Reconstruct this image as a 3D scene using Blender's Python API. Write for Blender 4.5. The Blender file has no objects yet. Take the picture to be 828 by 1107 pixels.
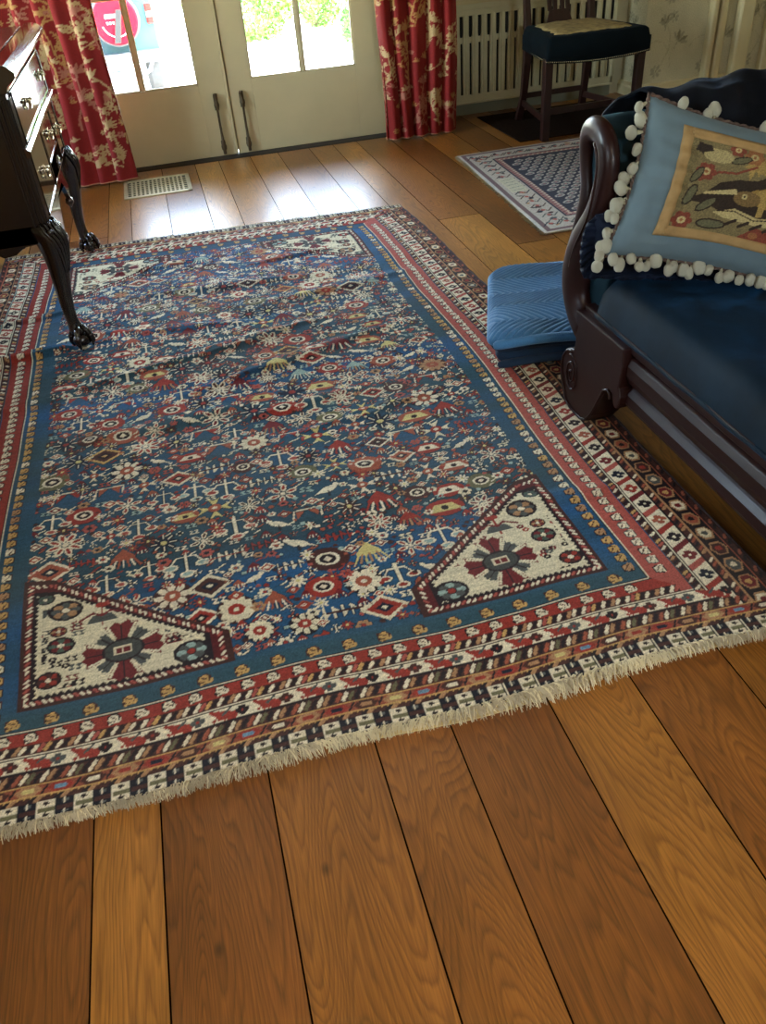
import bpy, math, random
import numpy as np
from mathutils import Vector, Matrix
random.seed(7)
RNG = np.random.default_rng(11)
PI = math.pi
SC = bpy.context.scene
COL = SC.collection

# ------------------------------------------------------------------ camera
cam_d = bpy.data.cameras.new('camera')
cam = bpy.data.objects.new('camera', cam_d)
COL.objects.link(cam)
cam.location = (0, 0, 1.25)
cam.rotation_euler = (math.radians(52.202), math.radians(4.11), math.radians(-14.931))
cam_d.sensor_fit = 'VERTICAL'
cam_d.sensor_height = 36.0
cam_d.sensor_width = 36.0 * 828 / 1107
cam_d.lens = 36.0 * 870.0 / 1107.0
cam_d.clip_start = 0.02
cam_d.clip_end = 300
SC.camera = cam

# ------------------------------------------------------------------ world, sun, exposure
world = bpy.data.worlds.new('world')
SC.world = world
world.use_nodes = True
wn = world.node_tree
wn.nodes.clear()
sky = wn.nodes.new('ShaderNodeTexSky')
sky.sky_type = 'NISHITA'
sky.sun_disc = False
sky.sun_elevation = math.radians(55)
sky.sun_rotation = math.radians(120)
sky.altitude = 100
sky.air_density = 1.2
sky.dust_density = 1.5
bgn = wn.nodes.new('ShaderNodeBackground')
bgn.inputs['Strength'].default_value = 8.5
won = wn.nodes.new('ShaderNodeOutputWorld')
hs = wn.nodes.new('ShaderNodeHueSaturation')
hs.inputs['Saturation'].default_value = 0.85
tint = wn.nodes.new('ShaderNodeMix')
tint.data_type = 'RGBA'
tint.blend_type = 'MULTIPLY'
tint.inputs['Factor'].default_value = 1.0
tint.inputs['B'].default_value = (1.08, 1.0, 0.92, 1)
wn.links.new(sky.outputs[0], hs.inputs['Color'])
wn.links.new(hs.outputs[0], tint.inputs['A'])
wn.links.new(tint.outputs['Result'], bgn.inputs[0])
wn.links.new(bgn.outputs[0], won.inputs[0])

sun_d = bpy.data.lights.new('sun', 'SUN')
sun_d.energy = 16
sun_d.angle = math.radians(0.6)
sun_d.color = (1.0, 0.95, 0.86)
sun = bpy.data.objects.new('sun', sun_d)
COL.objects.link(sun)
_s = Vector((0.62, -0.25, 0.95)).normalized()
sun.rotation_euler = _s.to_track_quat('Z', 'Y').to_euler()
sun.location = (6, -3, 12)

def portal(name, loc, size_x, size_y, direction):
    d = bpy.data.lights.new(name, 'AREA')
    d.shape = 'RECTANGLE'
    d.size = size_x
    d.size_y = size_y
    d.cycles.is_portal = True
    o = bpy.data.objects.new(name, d)
    o.location = loc
    o.rotation_euler = Vector(direction).to_track_quat('-Z', 'Z').to_euler()
    COL.objects.link(o)

portal('door_portal', (0.41, 5.47, 1.15), 1.75, 1.55, (0, -1, 0))
portal('left_window_portal', (-2.55, 0.3, 1.6), 0.7, 0.9, (1, 0, 0))
portal('side_window_portal', (-2.55, 4.1, 1.5), 1.3, 1.3, (1, 0, 0))
portal('rear_window_portal', (1.0, -2.35, 1.6), 0.8, 0.8, (0, 1, 0))

lamp_d = bpy.data.lights.new('fill_lamp_light', 'AREA')  # unseen warm fill light, added to brighten the near end of the room
lamp_d.shape = 'DISK'
lamp_d.size = 0.6
lamp_d.energy = 27
lamp_d.color = (1.0, 0.80, 0.56)
lamp_o = bpy.data.objects.new('fill_lamp_light', lamp_d)
lamp_o.location = (0.2, -0.9, 2.30)
COL.objects.link(lamp_o)

SC.view_settings.view_transform = 'Standard'
SC.view_settings.look = 'None'
SC.view_settings.gamma = 1.0
SC.view_settings.use_curve_mapping = False
SC.view_settings.exposure = 0.36
SC.cycles.max_bounces = 8
SC.cycles.diffuse_bounces = 5
SC.cycles.glossy_bounces = 4
SC.cycles.transmission_bounces = 6
SC.cycles.sample_clamp_indirect = 8.0
SC.cycles.caustics_reflective = False
SC.cycles.caustics_refractive = False

# ------------------------------------------------------------------ helpers: materials
def lin(c):
    c = np.asarray(c, dtype=float) / 255.0
    return np.where(c <= 0.04045, c / 12.92, ((c + 0.055) / 1.055) ** 2.4)

def l4(c):
    a = lin(c)
    return (float(a[0]), float(a[1]), float(a[2]), 1.0)

def new_mat(name):
    m = bpy.data.materials.new(name)
    m.use_nodes = True
    nt = m.node_tree
    return m, nt, nt.nodes['Principled BSDF']

def nd(nt, kind, **kw):
    n = nt.nodes.new(kind)
    for k, v in kw.items():
        setattr(n, k, v)
    return n

def mat(name, rgb, rough=0.6, metal=0.0, coat=0.0, sheen=0.0, noise=0.0, nscale=20.0, bump=0.0, bscale=60.0, stretch=(1, 1, 1), spec=0.5, coat_rough=0.1):
    m, nt, b = new_mat(name)
    b.inputs['Roughness'].default_value = rough
    b.inputs['Metallic'].default_value = metal
    b.inputs['Coat Weight'].default_value = coat
    b.inputs['Coat Roughness'].default_value = coat_rough
    b.inputs['Sheen Weight'].default_value = sheen
    b.inputs['Specular IOR Level'].default_value = spec
    tc = nd(nt, 'ShaderNodeTexCoord')
    mp = nd(nt, 'ShaderNodeMapping')
    mp.inputs['Scale'].default_value = stretch
    nt.links.new(tc.outputs['Object'], mp.inputs['Vector'])
    c = l4(rgb)
    ns = nd(nt, 'ShaderNodeTexNoise')
    ns.inputs['Scale'].default_value = nscale
    ns.inputs['Detail'].default_value = 4
    nt.links.new(mp.outputs[0], ns.inputs['Vector'])
    cr = nd(nt, 'ShaderNodeValToRGB')
    cr.color_ramp.elements[0].position = 0.3
    cr.color_ramp.elements[1].position = 0.7
    cr.color_ramp.elements[0].color = tuple(v * (1 - noise) for v in c[:3]) + (1,)
    cr.color_ramp.elements[1].color = tuple(min(1, v * (1 + noise)) for v in c[:3]) + (1,)
    nt.links.new(ns.outputs['Fac'], cr.inputs['Fac'])
    nt.links.new(cr.outputs['Color'], b.inputs['Base Color'])
    if bump > 0:
        n2 = nd(nt, 'ShaderNodeTexNoise')
        n2.inputs['Scale'].default_value = bscale
        n2.inputs['Detail'].default_value = 3
        nt.links.new(mp.outputs[0], n2.inputs['Vector'])
        bp = nd(nt, 'ShaderNodeBump')
        bp.inputs['Strength'].default_value = bump
        bp.inputs['Distance'].default_value = 0.004
        nt.links.new(n2.outputs['Fac'], bp.inputs['Height'])
        nt.links.new(bp.outputs[0], b.inputs['Normal'])
    return m

def attr_mat(name, rough=0.9, sheen=0.0, bump=0.4, bscale=500.0, spec=0.3):
    m, nt, b = new_mat(name)
    at = nd(nt, 'ShaderNodeAttribute', attribute_name='Col')
    tc = nd(nt, 'ShaderNodeTexCoord')
    ns = nd(nt, 'ShaderNodeTexNoise')
    ns.inputs['Scale'].default_value = bscale
    ns.inputs['Detail'].default_value = 2
    nt.links.new(tc.outputs['Object'], ns.inputs['Vector'])
    mr = nd(nt, 'ShaderNodeMapRange')
    mr.inputs['From Min'].default_value = 0.3
    mr.inputs['From Max'].default_value = 0.7
    mr.inputs['To Min'].default_value = 0.78
    mr.inputs['To Max'].default_value = 1.2
    nt.links.new(ns.outputs['Fac'], mr.inputs['Value'])
    mx = nd(nt, 'ShaderNodeVectorMath', operation='SCALE')
    nt.links.new(at.outputs['Color'], mx.inputs[0])
    nt.links.new(mr.outputs[0], mx.inputs['Scale'])
    nt.links.new(mx.outputs[0], b.inputs['Base Color'])
    b.inputs['Roughness'].default_value = rough
    b.inputs['Sheen Weight'].default_value = sheen
    b.inputs['Specular IOR Level'].default_value = spec
    bp = nd(nt, 'ShaderNodeBump')
    bp.inputs['Strength'].default_value = bump
    bp.inputs['Distance'].default_value = 0.002
    nt.links.new(ns.outputs['Fac'], bp.inputs['Height'])
    nt.links.new(bp.outputs[0], b.inputs['Normal'])
    return m

# ------------------------------------------------------------------ helpers: meshes
class MB:
    def __init__(self):
        self.v = []
        self.f = []
    def add(self, vs, fs):
        n = len(self.v)
        self.v += [tuple(map(float, p)) for p in vs]
        self.f += [tuple(i + n for i in q) for q in fs]
        return self
    def box(self, x0, x1, y0, y1, z0, z1):
        return self.add([(x0, y0, z0), (x1, y0, z0), (x1, y1, z0), (x0, y1, z0), (x0, y0, z1), (x1, y0, z1), (x1, y1, z1), (x0, y1, z1)],
                        [(0, 3, 2, 1), (4, 5, 6, 7), (0, 1, 5, 4), (1, 2, 6, 5), (2, 3, 7, 6), (3, 0, 4, 7)])
    def prism(self, pts, fn0, fn1):
        """outline pts [(a,b)], placed by fn0(a,b) and fn1(a,b)"""
        n = len(pts)
        vs = [fn0(a, b) for a, b in pts] + [fn1(a, b) for a, b in pts]
        fs = [tuple(range(n)), tuple(range(2 * n - 1, n - 1, -1))]
        fs += [(i, i + n, (i + 1) % n + n, (i + 1) % n) for i in range(n)]
        return self.add(vs, fs)
    def rings(self, rings, closed=False, cap=True):
        n = len(rings[0])
        vs = [p for r in rings for p in r]
        fs = []
        m = len(rings)
        for i in range(m if closed else m - 1):
            j = (i + 1) % m
            for k in range(n):
                l = (k + 1) % n
                fs.append((i * n + k, i * n + l, j * n + l, j * n + k))
        if cap and not closed:
            fs.append(tuple(range(n - 1, -1, -1)))
            fs.append(tuple(range((m - 1) * n, m * n)))
        return self.add(vs, fs)
    def lathe(self, prof, cx, cy, n=20, axis='z', z0=0.0):
        rings = []
        for r, h in prof:
            ring = []
            for k in range(n):
                a = 2 * PI * k / n
                if axis == 'z':
                    ring.append((cx + r * math.cos(a), cy + r * math.sin(a), z0 + h))
                elif axis == 'y':
                    ring.append((cx + r * math.cos(a), z0 + h, cy + r * math.sin(a)))
                else:
                    ring.append((z0 + h, cx + r * math.cos(a), cy + r * math.sin(a)))
            rings.append(ring)
        return self.rings(rings)
    def tube(self, pts, rad, n=8, flat=None, closed=False):
        """pts along a path, rad scalar or list, flat=(vec, k): squash radius along vec by k"""
        P = [Vector(p) for p in pts]
        m = len(P)
        rads = rad if isinstance(rad, (list, tuple)) else [rad] * m
        rings = []
        up = None
        for i in range(m):
            if closed:
                t = (P[(i + 1) % m] - P[(i - 1) % m]).normalized()
            else:
                t = (P[min(i + 1, m - 1)] - P[max(i - 1, 0)]).normalized()
            if up is None:
                up = Vector((0, 0, 1)) if abs(t.z) < 0.9 else Vector((1, 0, 0))
            s = t.cross(up).normalized()
            u = s.cross(t).normalized()
            up = u
            ring = []
            for k in range(n):
                a = 2 * PI * k / n
                d = (s * math.cos(a) + u * math.sin(a)) * rads[i]
                if flat:
                    fv = Vector(flat[0])
                    d = d + fv * (d.dot(fv) * (flat[1] - 1))
                ring.append(P[i] + d)
            rings.append(ring)
        return self.rings(rings, closed=closed)
    def ball(self, c, r, n=10, m=7, sz=(1, 1, 1)):
        rings = []
        for j in range(1, m):
            t = PI * j / m
            rings.append([(c[0] + r * sz[0] * math.sin(t) * math.cos(2 * PI * k / n), c[1] + r * sz[1] * math.sin(t) * math.sin(2 * PI * k / n), c[2] - r * sz[2] * math.cos(t)) for k in range(n)])
        return self.rings(rings)
    def build(self, name, material, parent=None, smooth=False, bevel=0.0, subsurf=0, loc=None, segs=2):
        me = bpy.data.meshes.new(name)
        me.from_pydata(self.v, [], self.f)
        me.update()
        return finish(name, me, material, parent, smooth, bevel, subsurf, loc, segs)

def finish(name, me, material, parent=None, smooth=False, bevel=0.0, subsurf=0, loc=None, segs=2):
    o = bpy.data.objects.new(name, me)
    COL.objects.link(o)
    if material is not None:
        me.materials.append(material)
    if smooth:
        me.polygons.foreach_set('use_smooth', [True] * len(me.polygons))
    if parent is not None:
        o.parent = parent
        o.location = tuple(-Vector(parent.get('origin', (0, 0, 0))))
        if loc is not None:
            o.location = loc
    elif loc is not None:
        o.location = loc
    if bevel > 0:
        b = o.modifiers.new('bevel', 'BEVEL')
        b.width = bevel
        b.segments = segs
        b.limit_method = 'ANGLE'
        b.angle_limit = math.radians(35)
    if subsurf:
        s = o.modifiers.new('subsurf', 'SUBSURF')
        s.levels = subsurf
        s.render_levels = subsurf
    return o

def tag(o, label=None, cat=None, group=None, kind=None):
    if label: o['label'] = label
    if cat: o['category'] = cat
    if group: o['group'] = group
    if kind: o['kind'] = kind
    return o

def thing(name, label, cat, loc=(0, 0, 0), group=None):
    """Empty at the base of a thing; parts are written in world coordinates and shifted back by 'origin'"""
    o = bpy.data.objects.new(name, None)
    COL.objects.link(o)
    o.location = loc
    o.empty_display_size = 0.05
    o['origin'] = tuple(loc)
    return tag(o, label, cat, group)

def grid_mesh(name, pos, colors=None, smooth=True):
    """pos: (ny, nx, 3) array"""
    ny, nx = pos.shape[:2]
    me = bpy.data.meshes.new(name)
    nv = ny * nx
    me.vertices.add(nv)
    me.vertices.foreach_set('co', pos.astype(np.float32).reshape(-1))
    idx = np.arange(nv, dtype=np.int32).reshape(ny, nx)
    q = np.stack([idx[:-1, :-1], idx[:-1, 1:], idx[1:, 1:], idx[1:, :-1]], -1).reshape(-1, 4)
    nf = len(q)
    me.loops.add(nf * 4)
    me.loops.foreach_set('vertex_index', q.reshape(-1))
    me.polygons.add(nf)
    me.polygons.foreach_set('loop_start', np.arange(nf, dtype=np.int32) * 4)
    me.polygons.foreach_set('loop_total', np.full(nf, 4, dtype=np.int32))
    me.update(calc_edges=True)
    if smooth:
        me.polygons.foreach_set('use_smooth', np.ones(nf, dtype=bool))
    if colors is not None:
        a = me.color_attributes.new('Col', 'FLOAT_COLOR', 'POINT')
        c4 = np.ones((nv, 4), dtype=np.float32)
        c4[:, :3] = colors.reshape(-1, 3)
        a.data.foreach_set('color', c4.reshape(-1))
    return me

def skirt(pos, col, depth_fn):
    """add an outer ring that drops down so that a cloth grid has thickness"""
    def wrap(a, z=False):
        b = np.concatenate([a[:1], a, a[-1:]], 0)
        b = np.concatenate([b[:, :1], b, b[:, -1:]], 1)
        return b
    p = wrap(pos).copy()
    c = wrap(col)
    for sl in ((0, slice(None)), (-1, slice(None)), (slice(None), 0), (slice(None), -1)):
        p[sl][..., 2] = depth_fn
    return p, c

# ------------------------------------------------------------------ helpers: colour canvas (woven and printed patterns)
class Canvas:
    def __init__(self, w, h, cell, base):
        self.cell = cell
        self.nx = int(round(w / cell)) + 1
        self.ny = int(round(h / cell)) + 1
        self.x = np.arange(self.nx) * cell
        self.y = np.arange(self.ny) * cell
        self.c = np.zeros((self.ny, self.nx, 3), dtype=np.float32)
        self.c[:] = base
        self.clip = None
    def win(self, x0, x1, y0, y1):
        i0 = max(0, int(x0 / self.cell) - 1); i1 = min(self.nx, int(x1 / self.cell) + 2)
        j0 = max(0, int(y0 / self.cell) - 1); j1 = min(self.ny, int(y1 / self.cell) + 2)
        if i1 <= i0 or j1 <= j0: return None
        return i0, i1, j0, j1
    def put(self, w, m, col):
        i0, i1, j0, j1 = w
        if self.clip is not None: m = m & self.clip[j0:j1, i0:i1]
        self.c[j0:j1, i0:i1][m] = col
    def rect(self, x0, x1, y0, y1, col):
        w = self.win(x0, x1, y0, y1)
        if w is None: return
        i0, i1, j0, j1 = w
        X = self.x[i0:i1][None, :]; Y = self.y[j0:j1][:, None]
        self.put(w, (X >= x0) & (X < x1) & (Y >= y0) & (Y < y1), col)
    def ell(self, cx, cy, rx, ry, col, rot=0.0, inner=0.0):
        r = max(rx, ry)
        w = self.win(cx - r, cx + r, cy - r, cy + r)
        if w is None: return
        i0, i1, j0, j1 = w
        X = self.x[i0:i1][None, :] - cx; Y = self.y[j0:j1][:, None] - cy
        if rot:
            c, s = math.cos(rot), math.sin(rot)
            X, Y = X * c + Y * s, -X * s + Y * c
        d = (X / rx) ** 2 + (Y / ry) ** 2
        m = d <= 1
        if inner: m &= d >= inner * inner
        self.put(w, m, col)
    def dia(self, cx, cy, rx, ry, col):
        w = self.win(cx - rx, cx + rx, cy - ry, cy + ry)
        if w is None: return
        i0, i1, j0, j1 = w
        X = self.x[i0:i1][None, :] - cx; Y = self.y[j0:j1][:, None] - cy
        self.put(w, abs(X) / rx + abs(Y) / ry <= 1, col)
    def poly(self, pts, col):
        xs = [p[0] for p in pts]; ys = [p[1] for p in pts]
        w = self.win(min(xs), max(xs), min(ys), max(ys))
        if w is None: return
        i0, i1, j0, j1 = w
        X = self.x[i0:i1][None, :]; Y = self.y[j0:j1][:, None]
        m = np.zeros((j1 - j0, i1 - i0), bool)
        n = len(pts)
        for k in range(n):
            xa, ya = pts[k]; xb, yb = pts[(k + 1) % n]
            if ya == yb: continue
            m ^= ((ya > Y) != (yb > Y)) & (X < (xb - xa) * (Y - ya) / (yb - ya) + xa)
        self.put(w, m, col)
    def line(self, x0, y0, x1, y1, t, col):
        h = t / 2
        w = self.win(min(x0, x1) - h, max(x0, x1) + h, min(y0, y1) - h, max(y0, y1) + h)
        if w is None: return
        i0, i1, j0, j1 = w
        X = self.x[i0:i1][None, :]; Y = self.y[j0:j1][:, None]
        dx, dy = x1 - x0, y1 - y0
        L = dx * dx + dy * dy + 1e-12
        tt = np.clip(((X - x0) * dx + (Y - y0) * dy) / L, 0, 1)
        d = (X - x0 - tt * dx) ** 2 + (Y - y0 - tt * dy) ** 2
        self.put(w, d <= h * h, col)
    def path(self, pts, t, col):
        for a, b in zip(pts[:-1], pts[1:]): self.line(a[0], a[1], b[0], b[1], t, col)
    def sample(self, xs, ys):
        fx = np.clip(xs / self.cell, 0, self.nx - 1.001); fy = np.clip(ys / self.cell, 0, self.ny - 1.001)
        i = np.round(fx).astype(int); j = np.round(fy).astype(int)
        return self.c[j[:, None], i[None, :]]
    def inside(self, pts):
        X = self.x[None, :]; Y = self.y[:, None]
        m = np.zeros((self.ny, self.nx), bool)
        n = len(pts)
        for k in range(n):
            xa, ya = pts[k]; xb, yb = pts[(k + 1) % n]
            if ya == yb: continue
            m ^= ((ya > Y) != (yb > Y)) & (X < (xb - xa) * (Y - ya) / (yb - ya) + xa)
        return m

def smooth_noise(n, step, seed):
    r = np.random.default_rng(seed)
    k = int(n / step) + 4
    a = r.random(k)
    x = np.arange(n) / step
    i = x.astype(int); f = x - i
    f = f * f * (3 - 2 * f)
    return a[i] * (1 - f) + a[i + 1] * f

def smooth_noise2(ny, nx, sy, sx, seed):
    r = np.random.default_rng(seed)
    a = r.random((int(ny / sy) + 4, int(nx / sx) + 4))
    y = np.arange(ny) / sy; x = np.arange(nx) / sx
    j = y.astype(int); i = x.astype(int)
    fy = (y - j)[:, None]; fx = (x - i)[None, :]
    fy = fy * fy * (3 - 2 * fy); fx = fx * fx * (3 - 2 * fx)
    a00 = a[j[:, None], i[None, :]]; a01 = a[j[:, None], i[None, :] + 1]
    a10 = a[j[:, None] + 1, i[None, :]]; a11 = a[j[:, None] + 1, i[None, :] + 1]
    return (a00 * (1 - fx) + a01 * fx) * (1 - fy) + (a10 * (1 - fx) + a11 * fx) * fy


def slab_grid(PX, PY, top, bot):
    """closed pillow-like slab from top and bottom height fields"""
    T = np.dstack([PX, PY, top]); B = np.dstack([PX, PY, bot])
    def ring(G):
        return np.concatenate([G[0, :], G[1:, -1], G[-1, -2::-1], G[-2:0:-1, 0]], 0)
    rt, rb = ring(T), ring(B)
    return T, B, rt, rb

def slab_mesh(name, PX, PY, top, bot):
    T, B, rt, rb = slab_grid(PX, PY, top, bot)
    ny, nx = PX.shape
    m = MB()
    vs = [tuple(v) for v in T.reshape(-1, 3)] + [tuple(v) for v in B.reshape(-1, 3)]
    fs = []
    o = ny * nx
    for j in range(ny - 1):
        for i in range(nx - 1):
            a = j * nx + i
            fs.append((a, a + 1, a + nx + 1, a + nx)); fs.append((o + a, o + a + nx, o + a + nx + 1, o + a + 1))
    loop = [i for i in range(nx)] + [j * nx + nx - 1 for j in range(1, ny)] + [(ny - 1) * nx + i for i in range(nx - 2, -1, -1)] + [j * nx for j in range(ny - 2, 0, -1)]
    for k in range(len(loop)):
        a, b = loop[k], loop[(k + 1) % len(loop)]
        fs.append((a, o + a, o + b, b))
    m.add(vs, fs)
    return m
# ------------------------------------------------------------------ materials
def plank_material():
    m, nt, b = new_mat('oak_planks')
    tc = nd(nt, 'ShaderNodeTexCoord')
    oi = nd(nt, 'ShaderNodeObjectInfo')
    off = nd(nt, 'ShaderNodeVectorMath', operation='SCALE')
    off.inputs[0].default_value = (37.0, 91.0, 13.0)
    nt.links.new(oi.outputs['Random'], off.inputs['Scale'])
    ad = nd(nt, 'ShaderNodeVectorMath', operation='ADD')
    nt.links.new(tc.outputs['Object'], ad.inputs[0])
    nt.links.new(off.outputs[0], ad.inputs[1])
    # contour lines of a stretched smooth field give the cathedral figure
    mp = nd(nt, 'ShaderNodeMapping')
    mp.inputs['Scale'].default_value = (8.0, 1.15, 1.0)
    nt.links.new(ad.outputs[0], mp.inputs['Vector'])
    n1 = nd(nt, 'ShaderNodeTexNoise')
    n1.inputs['Scale'].default_value = 1.0
    n1.inputs['Detail'].default_value = 1.6
    n1.inputs['Roughness'].default_value = 0.35
    n1.inputs['Distortion'].default_value = 0.4
    nt.links.new(mp.outputs[0], n1.inputs['Vector'])
    mul = nd(nt, 'ShaderNodeMath', operation='MULTIPLY')
    mul.inputs[1].default_value = 44.0
    nt.links.new(n1.outputs['Fac'], mul.inputs[0])
    # fine jitter breaks the rings
    mp2 = nd(nt, 'ShaderNodeMapping')
    mp2.inputs['Scale'].default_value = (60.0, 9.0, 1.0)
    nt.links.new(ad.outputs[0], mp2.inputs['Vector'])
    n2 = nd(nt, 'ShaderNodeTexNoise')
    n2.inputs['Scale'].default_value = 1.0
    n2.inputs['Detail'].default_value = 3
    nt.links.new(mp2.outputs[0], n2.inputs['Vector'])
    j = nd(nt, 'ShaderNodeMath', operation='MULTIPLY_ADD')
    j.inputs[1].default_value = 0.9
    nt.links.new(n2.outputs['Fac'], j.inputs[0])
    nt.links.new(mul.outputs[0], j.inputs[2])
    fr = nd(nt, 'ShaderNodeMath', operation='FRACT')
    nt.links.new(j.outputs[0], fr.inputs[0])
    ring = nd(nt, 'ShaderNodeValToRGB')
    e = ring.color_ramp.elements
    e[0].position = 0.0; e[0].color = (0.22, 0.2, 0.18, 1)
    e[1].position = 1.0; e[1].color = (0.3, 0.28, 0.25, 1)
    k = ring.color_ramp.elements.new(0.3); k.color = (0.72, 0.70, 0.66, 1)
    k = ring.color_ramp.elements.new(0.8); k.color = (1.0, 1.0, 1.0, 1)
    nt.links.new(fr.outputs[0], ring.inputs['Fac'])
    # pores
    mp3 = nd(nt, 'ShaderNodeMapping')
    mp3.inputs['Scale'].default_value = (420.0, 14.0, 1.0)
    nt.links.new(ad.outputs[0], mp3.inputs['Vector'])
    n3 = nd(nt, 'ShaderNodeTexNoise')
    n3.inputs['Scale'].default_value = 1.0
    n3.inputs['Detail'].default_value = 2
    nt.links.new(mp3.outputs[0], n3.inputs['Vector'])
    # large soft tone changes and dark stains
    mp4 = nd(nt, 'ShaderNodeMapping')
    mp4.inputs['Scale'].default_value = (5.0, 1.6, 1.0)
    nt.links.new(ad.outputs[0], mp4.inputs['Vector'])
    n4 = nd(nt, 'ShaderNodeTexNoise')
    n4.inputs['Scale'].default_value = 1.0
    n4.inputs['Detail'].default_value = 4
    nt.links.new(mp4.outputs[0], n4.inputs['Vector'])
    base = nd(nt, 'ShaderNodeValToRGB')
    be = base.color_ramp.elements
    base.color_ramp.interpolation = 'LINEAR'
    be[0].position = 0.0; be[0].color = l4((130, 78, 28))
    be[1].position = 1.0; be[1].color = l4((192, 134, 56))
    k = be.new(0.35); k.color = l4((148, 92, 34))
    k = be.new(0.7); k.color = l4((168, 110, 42))
    sepc = nd(nt, 'ShaderNodeSeparateColor')
    nt.links.new(oi.outputs['Color'], sepc.inputs[0])
    nt.links.new(sepc.outputs[0], base.inputs['Fac'])
    dark = nd(nt, 'ShaderNodeMix', data_type='RGBA', blend_type='MULTIPLY')
    dark.inputs['Factor'].default_value = 0.5
    nt.links.new(base.outputs['Color'], dark.inputs['A'])
    nt.links.new(ring.outputs['Color'], dark.inputs['B'])
    pr = nd(nt, 'ShaderNodeMapRange')
    pr.inputs['From Min'].default_value = 0.3; pr.inputs['From Max'].default_value = 0.7
    pr.inputs['To Min'].default_value = 0.72; pr.inputs['To Max'].default_value = 1.12
    nt.links.new(n3.outputs['Fac'], pr.inputs['Value'])
    pr4 = nd(nt, 'ShaderNodeMapRange')
    pr4.inputs['From Min'].default_value = 0.3; pr4.inputs['From Max'].default_value = 0.7
    pr4.inputs['To Min'].default_value = 0.7; pr4.inputs['To Max'].default_value = 1.2
    nt.links.new(n4.outputs['Fac'], pr4.inputs['Value'])
    mm = nd(nt, 'ShaderNodeMath', operation='MULTIPLY')
    nt.links.new(pr.outputs[0], mm.inputs[0]); nt.links.new(pr4.outputs[0], mm.inputs[1])
    sc = nd(nt, 'ShaderNodeVectorMath', operation='SCALE')
    nt.links.new(dark.outputs['Result'], sc.inputs[0]); nt.links.new(mm.outputs[0], sc.inputs['Scale'])
    # knots
    mp5 = nd(nt, 'ShaderNodeMapping')
    mp5.inputs['Scale'].default_value = (4.0, 2.6, 1.0)
    nt.links.new(ad.outputs[0], mp5.inputs['Vector'])
    vo = nd(nt, 'ShaderNodeTexVoronoi')
    vo.inputs['Scale'].default_value = 1.0
    vo.voronoi_dimensions = '2D'
    nt.links.new(mp5.outputs[0], vo.inputs['Vector'])
    kr = nd(nt, 'ShaderNodeMapRange')
    kr.inputs['From Min'].default_value = 0.008; kr.inputs['From Max'].default_value = 0.04
    kr.inputs['To Min'].default_value = 0.45; kr.inputs['To Max'].default_value = 1.0
    nt.links.new(vo.outputs['Distance'], kr.inputs['Value'])
    sc2 = nd(nt, 'ShaderNodeVectorMath', operation='SCALE')
    nt.links.new(sc.outputs[0], sc2.inputs[0]); nt.links.new(kr.outputs[0], sc2.inputs['Scale'])
    nt.links.new(sc2.outputs[0], b.inputs['Base Color'])
    rr = nd(nt, 'ShaderNodeMapRange')
    rr.inputs['To Min'].default_value = 0.30; rr.inputs['To Max'].default_value = 0.40
    nt.links.new(n4.outputs['Fac'], rr.inputs['Value'])
    nt.links.new(rr.outputs[0], b.inputs['Roughness'])
    b.inputs['Specular IOR Level'].default_value = 0.5
    b.inputs['Coat Weight'].default_value = 0.12
    b.inputs['Coat Roughness'].default_value = 0.2
    bp = nd(nt, 'ShaderNodeBump')
    bp.inputs['Strength'].default_value = 0.25
    bp.inputs['Distance'].default_value = 0.001
    nt.links.new(n3.outputs['Fac'], bp.inputs['Height'])
    nt.links.new(bp.outputs[0], b.inputs['Normal'])
    return m

M_PLANK = plank_material()
M_DARKGAP = mat('dark_gap', (24, 14, 8), 1.0, spec=0.0)
M_CREAM = mat('cream_paint', (200, 184, 140), 0.42, noise=0.04, nscale=6, bump=0.05, bscale=40)
M_WALL = mat('cream_wall', (196, 186, 156), 0.8, noise=0.04, nscale=5)
M_CEIL = mat('ceiling_white', (225, 220, 205), 0.9)
M_RAD = mat('radiator_paint', (196, 188, 152), 0.5, noise=0.05, nscale=12)
M_RADDARK = mat('radiator_dark', (30, 30, 26), 0.8)
M_SKIRT = mat('skirting_grey', (126, 128, 110), 0.6)
M_BRASSD = mat('aged_brass', (84, 68, 42), 0.6, metal=0.3, noise=0.2, nscale=60)
M_VENT = mat('vent_metal', (196, 182, 138), 0.4, metal=0.35, noise=0.08, nscale=40)
M_BLACK = mat('black_void', (10, 9, 8), 0.9)
M_MAHOG = mat('black_mahogany', (20, 13, 11), 0.22, coat=0.5, coat_rough=0.08, noise=0.4, nscale=8, stretch=(1, 1, 6), bump=0.05, bscale=30)
M_MAHOGF = mat('polished_drawer_front', (44, 25, 16), 0.1, coat=1.0, coat_rough=0.04, noise=0.4, nscale=8, stretch=(1, 6, 1), bump=0.03, bscale=12)
M_SOFAWOOD = mat('dark_carved_mahogany', (36, 15, 12), 0.42, coat=0.12, coat_rough=0.2, spec=0.22, noise=0.15, nscale=9, stretch=(1, 1, 1), bump=0.06, bscale=40)
M_CHAIRWOOD = mat('chair_mahogany', (42, 20, 16), 0.35, coat=0.2, noise=0.3, nscale=12, stretch=(5, 5, 1))
M_SILVER = mat('brass_pull', (200, 190, 160), 0.18, metal=1.0)
M_GLASSM = None

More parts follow.
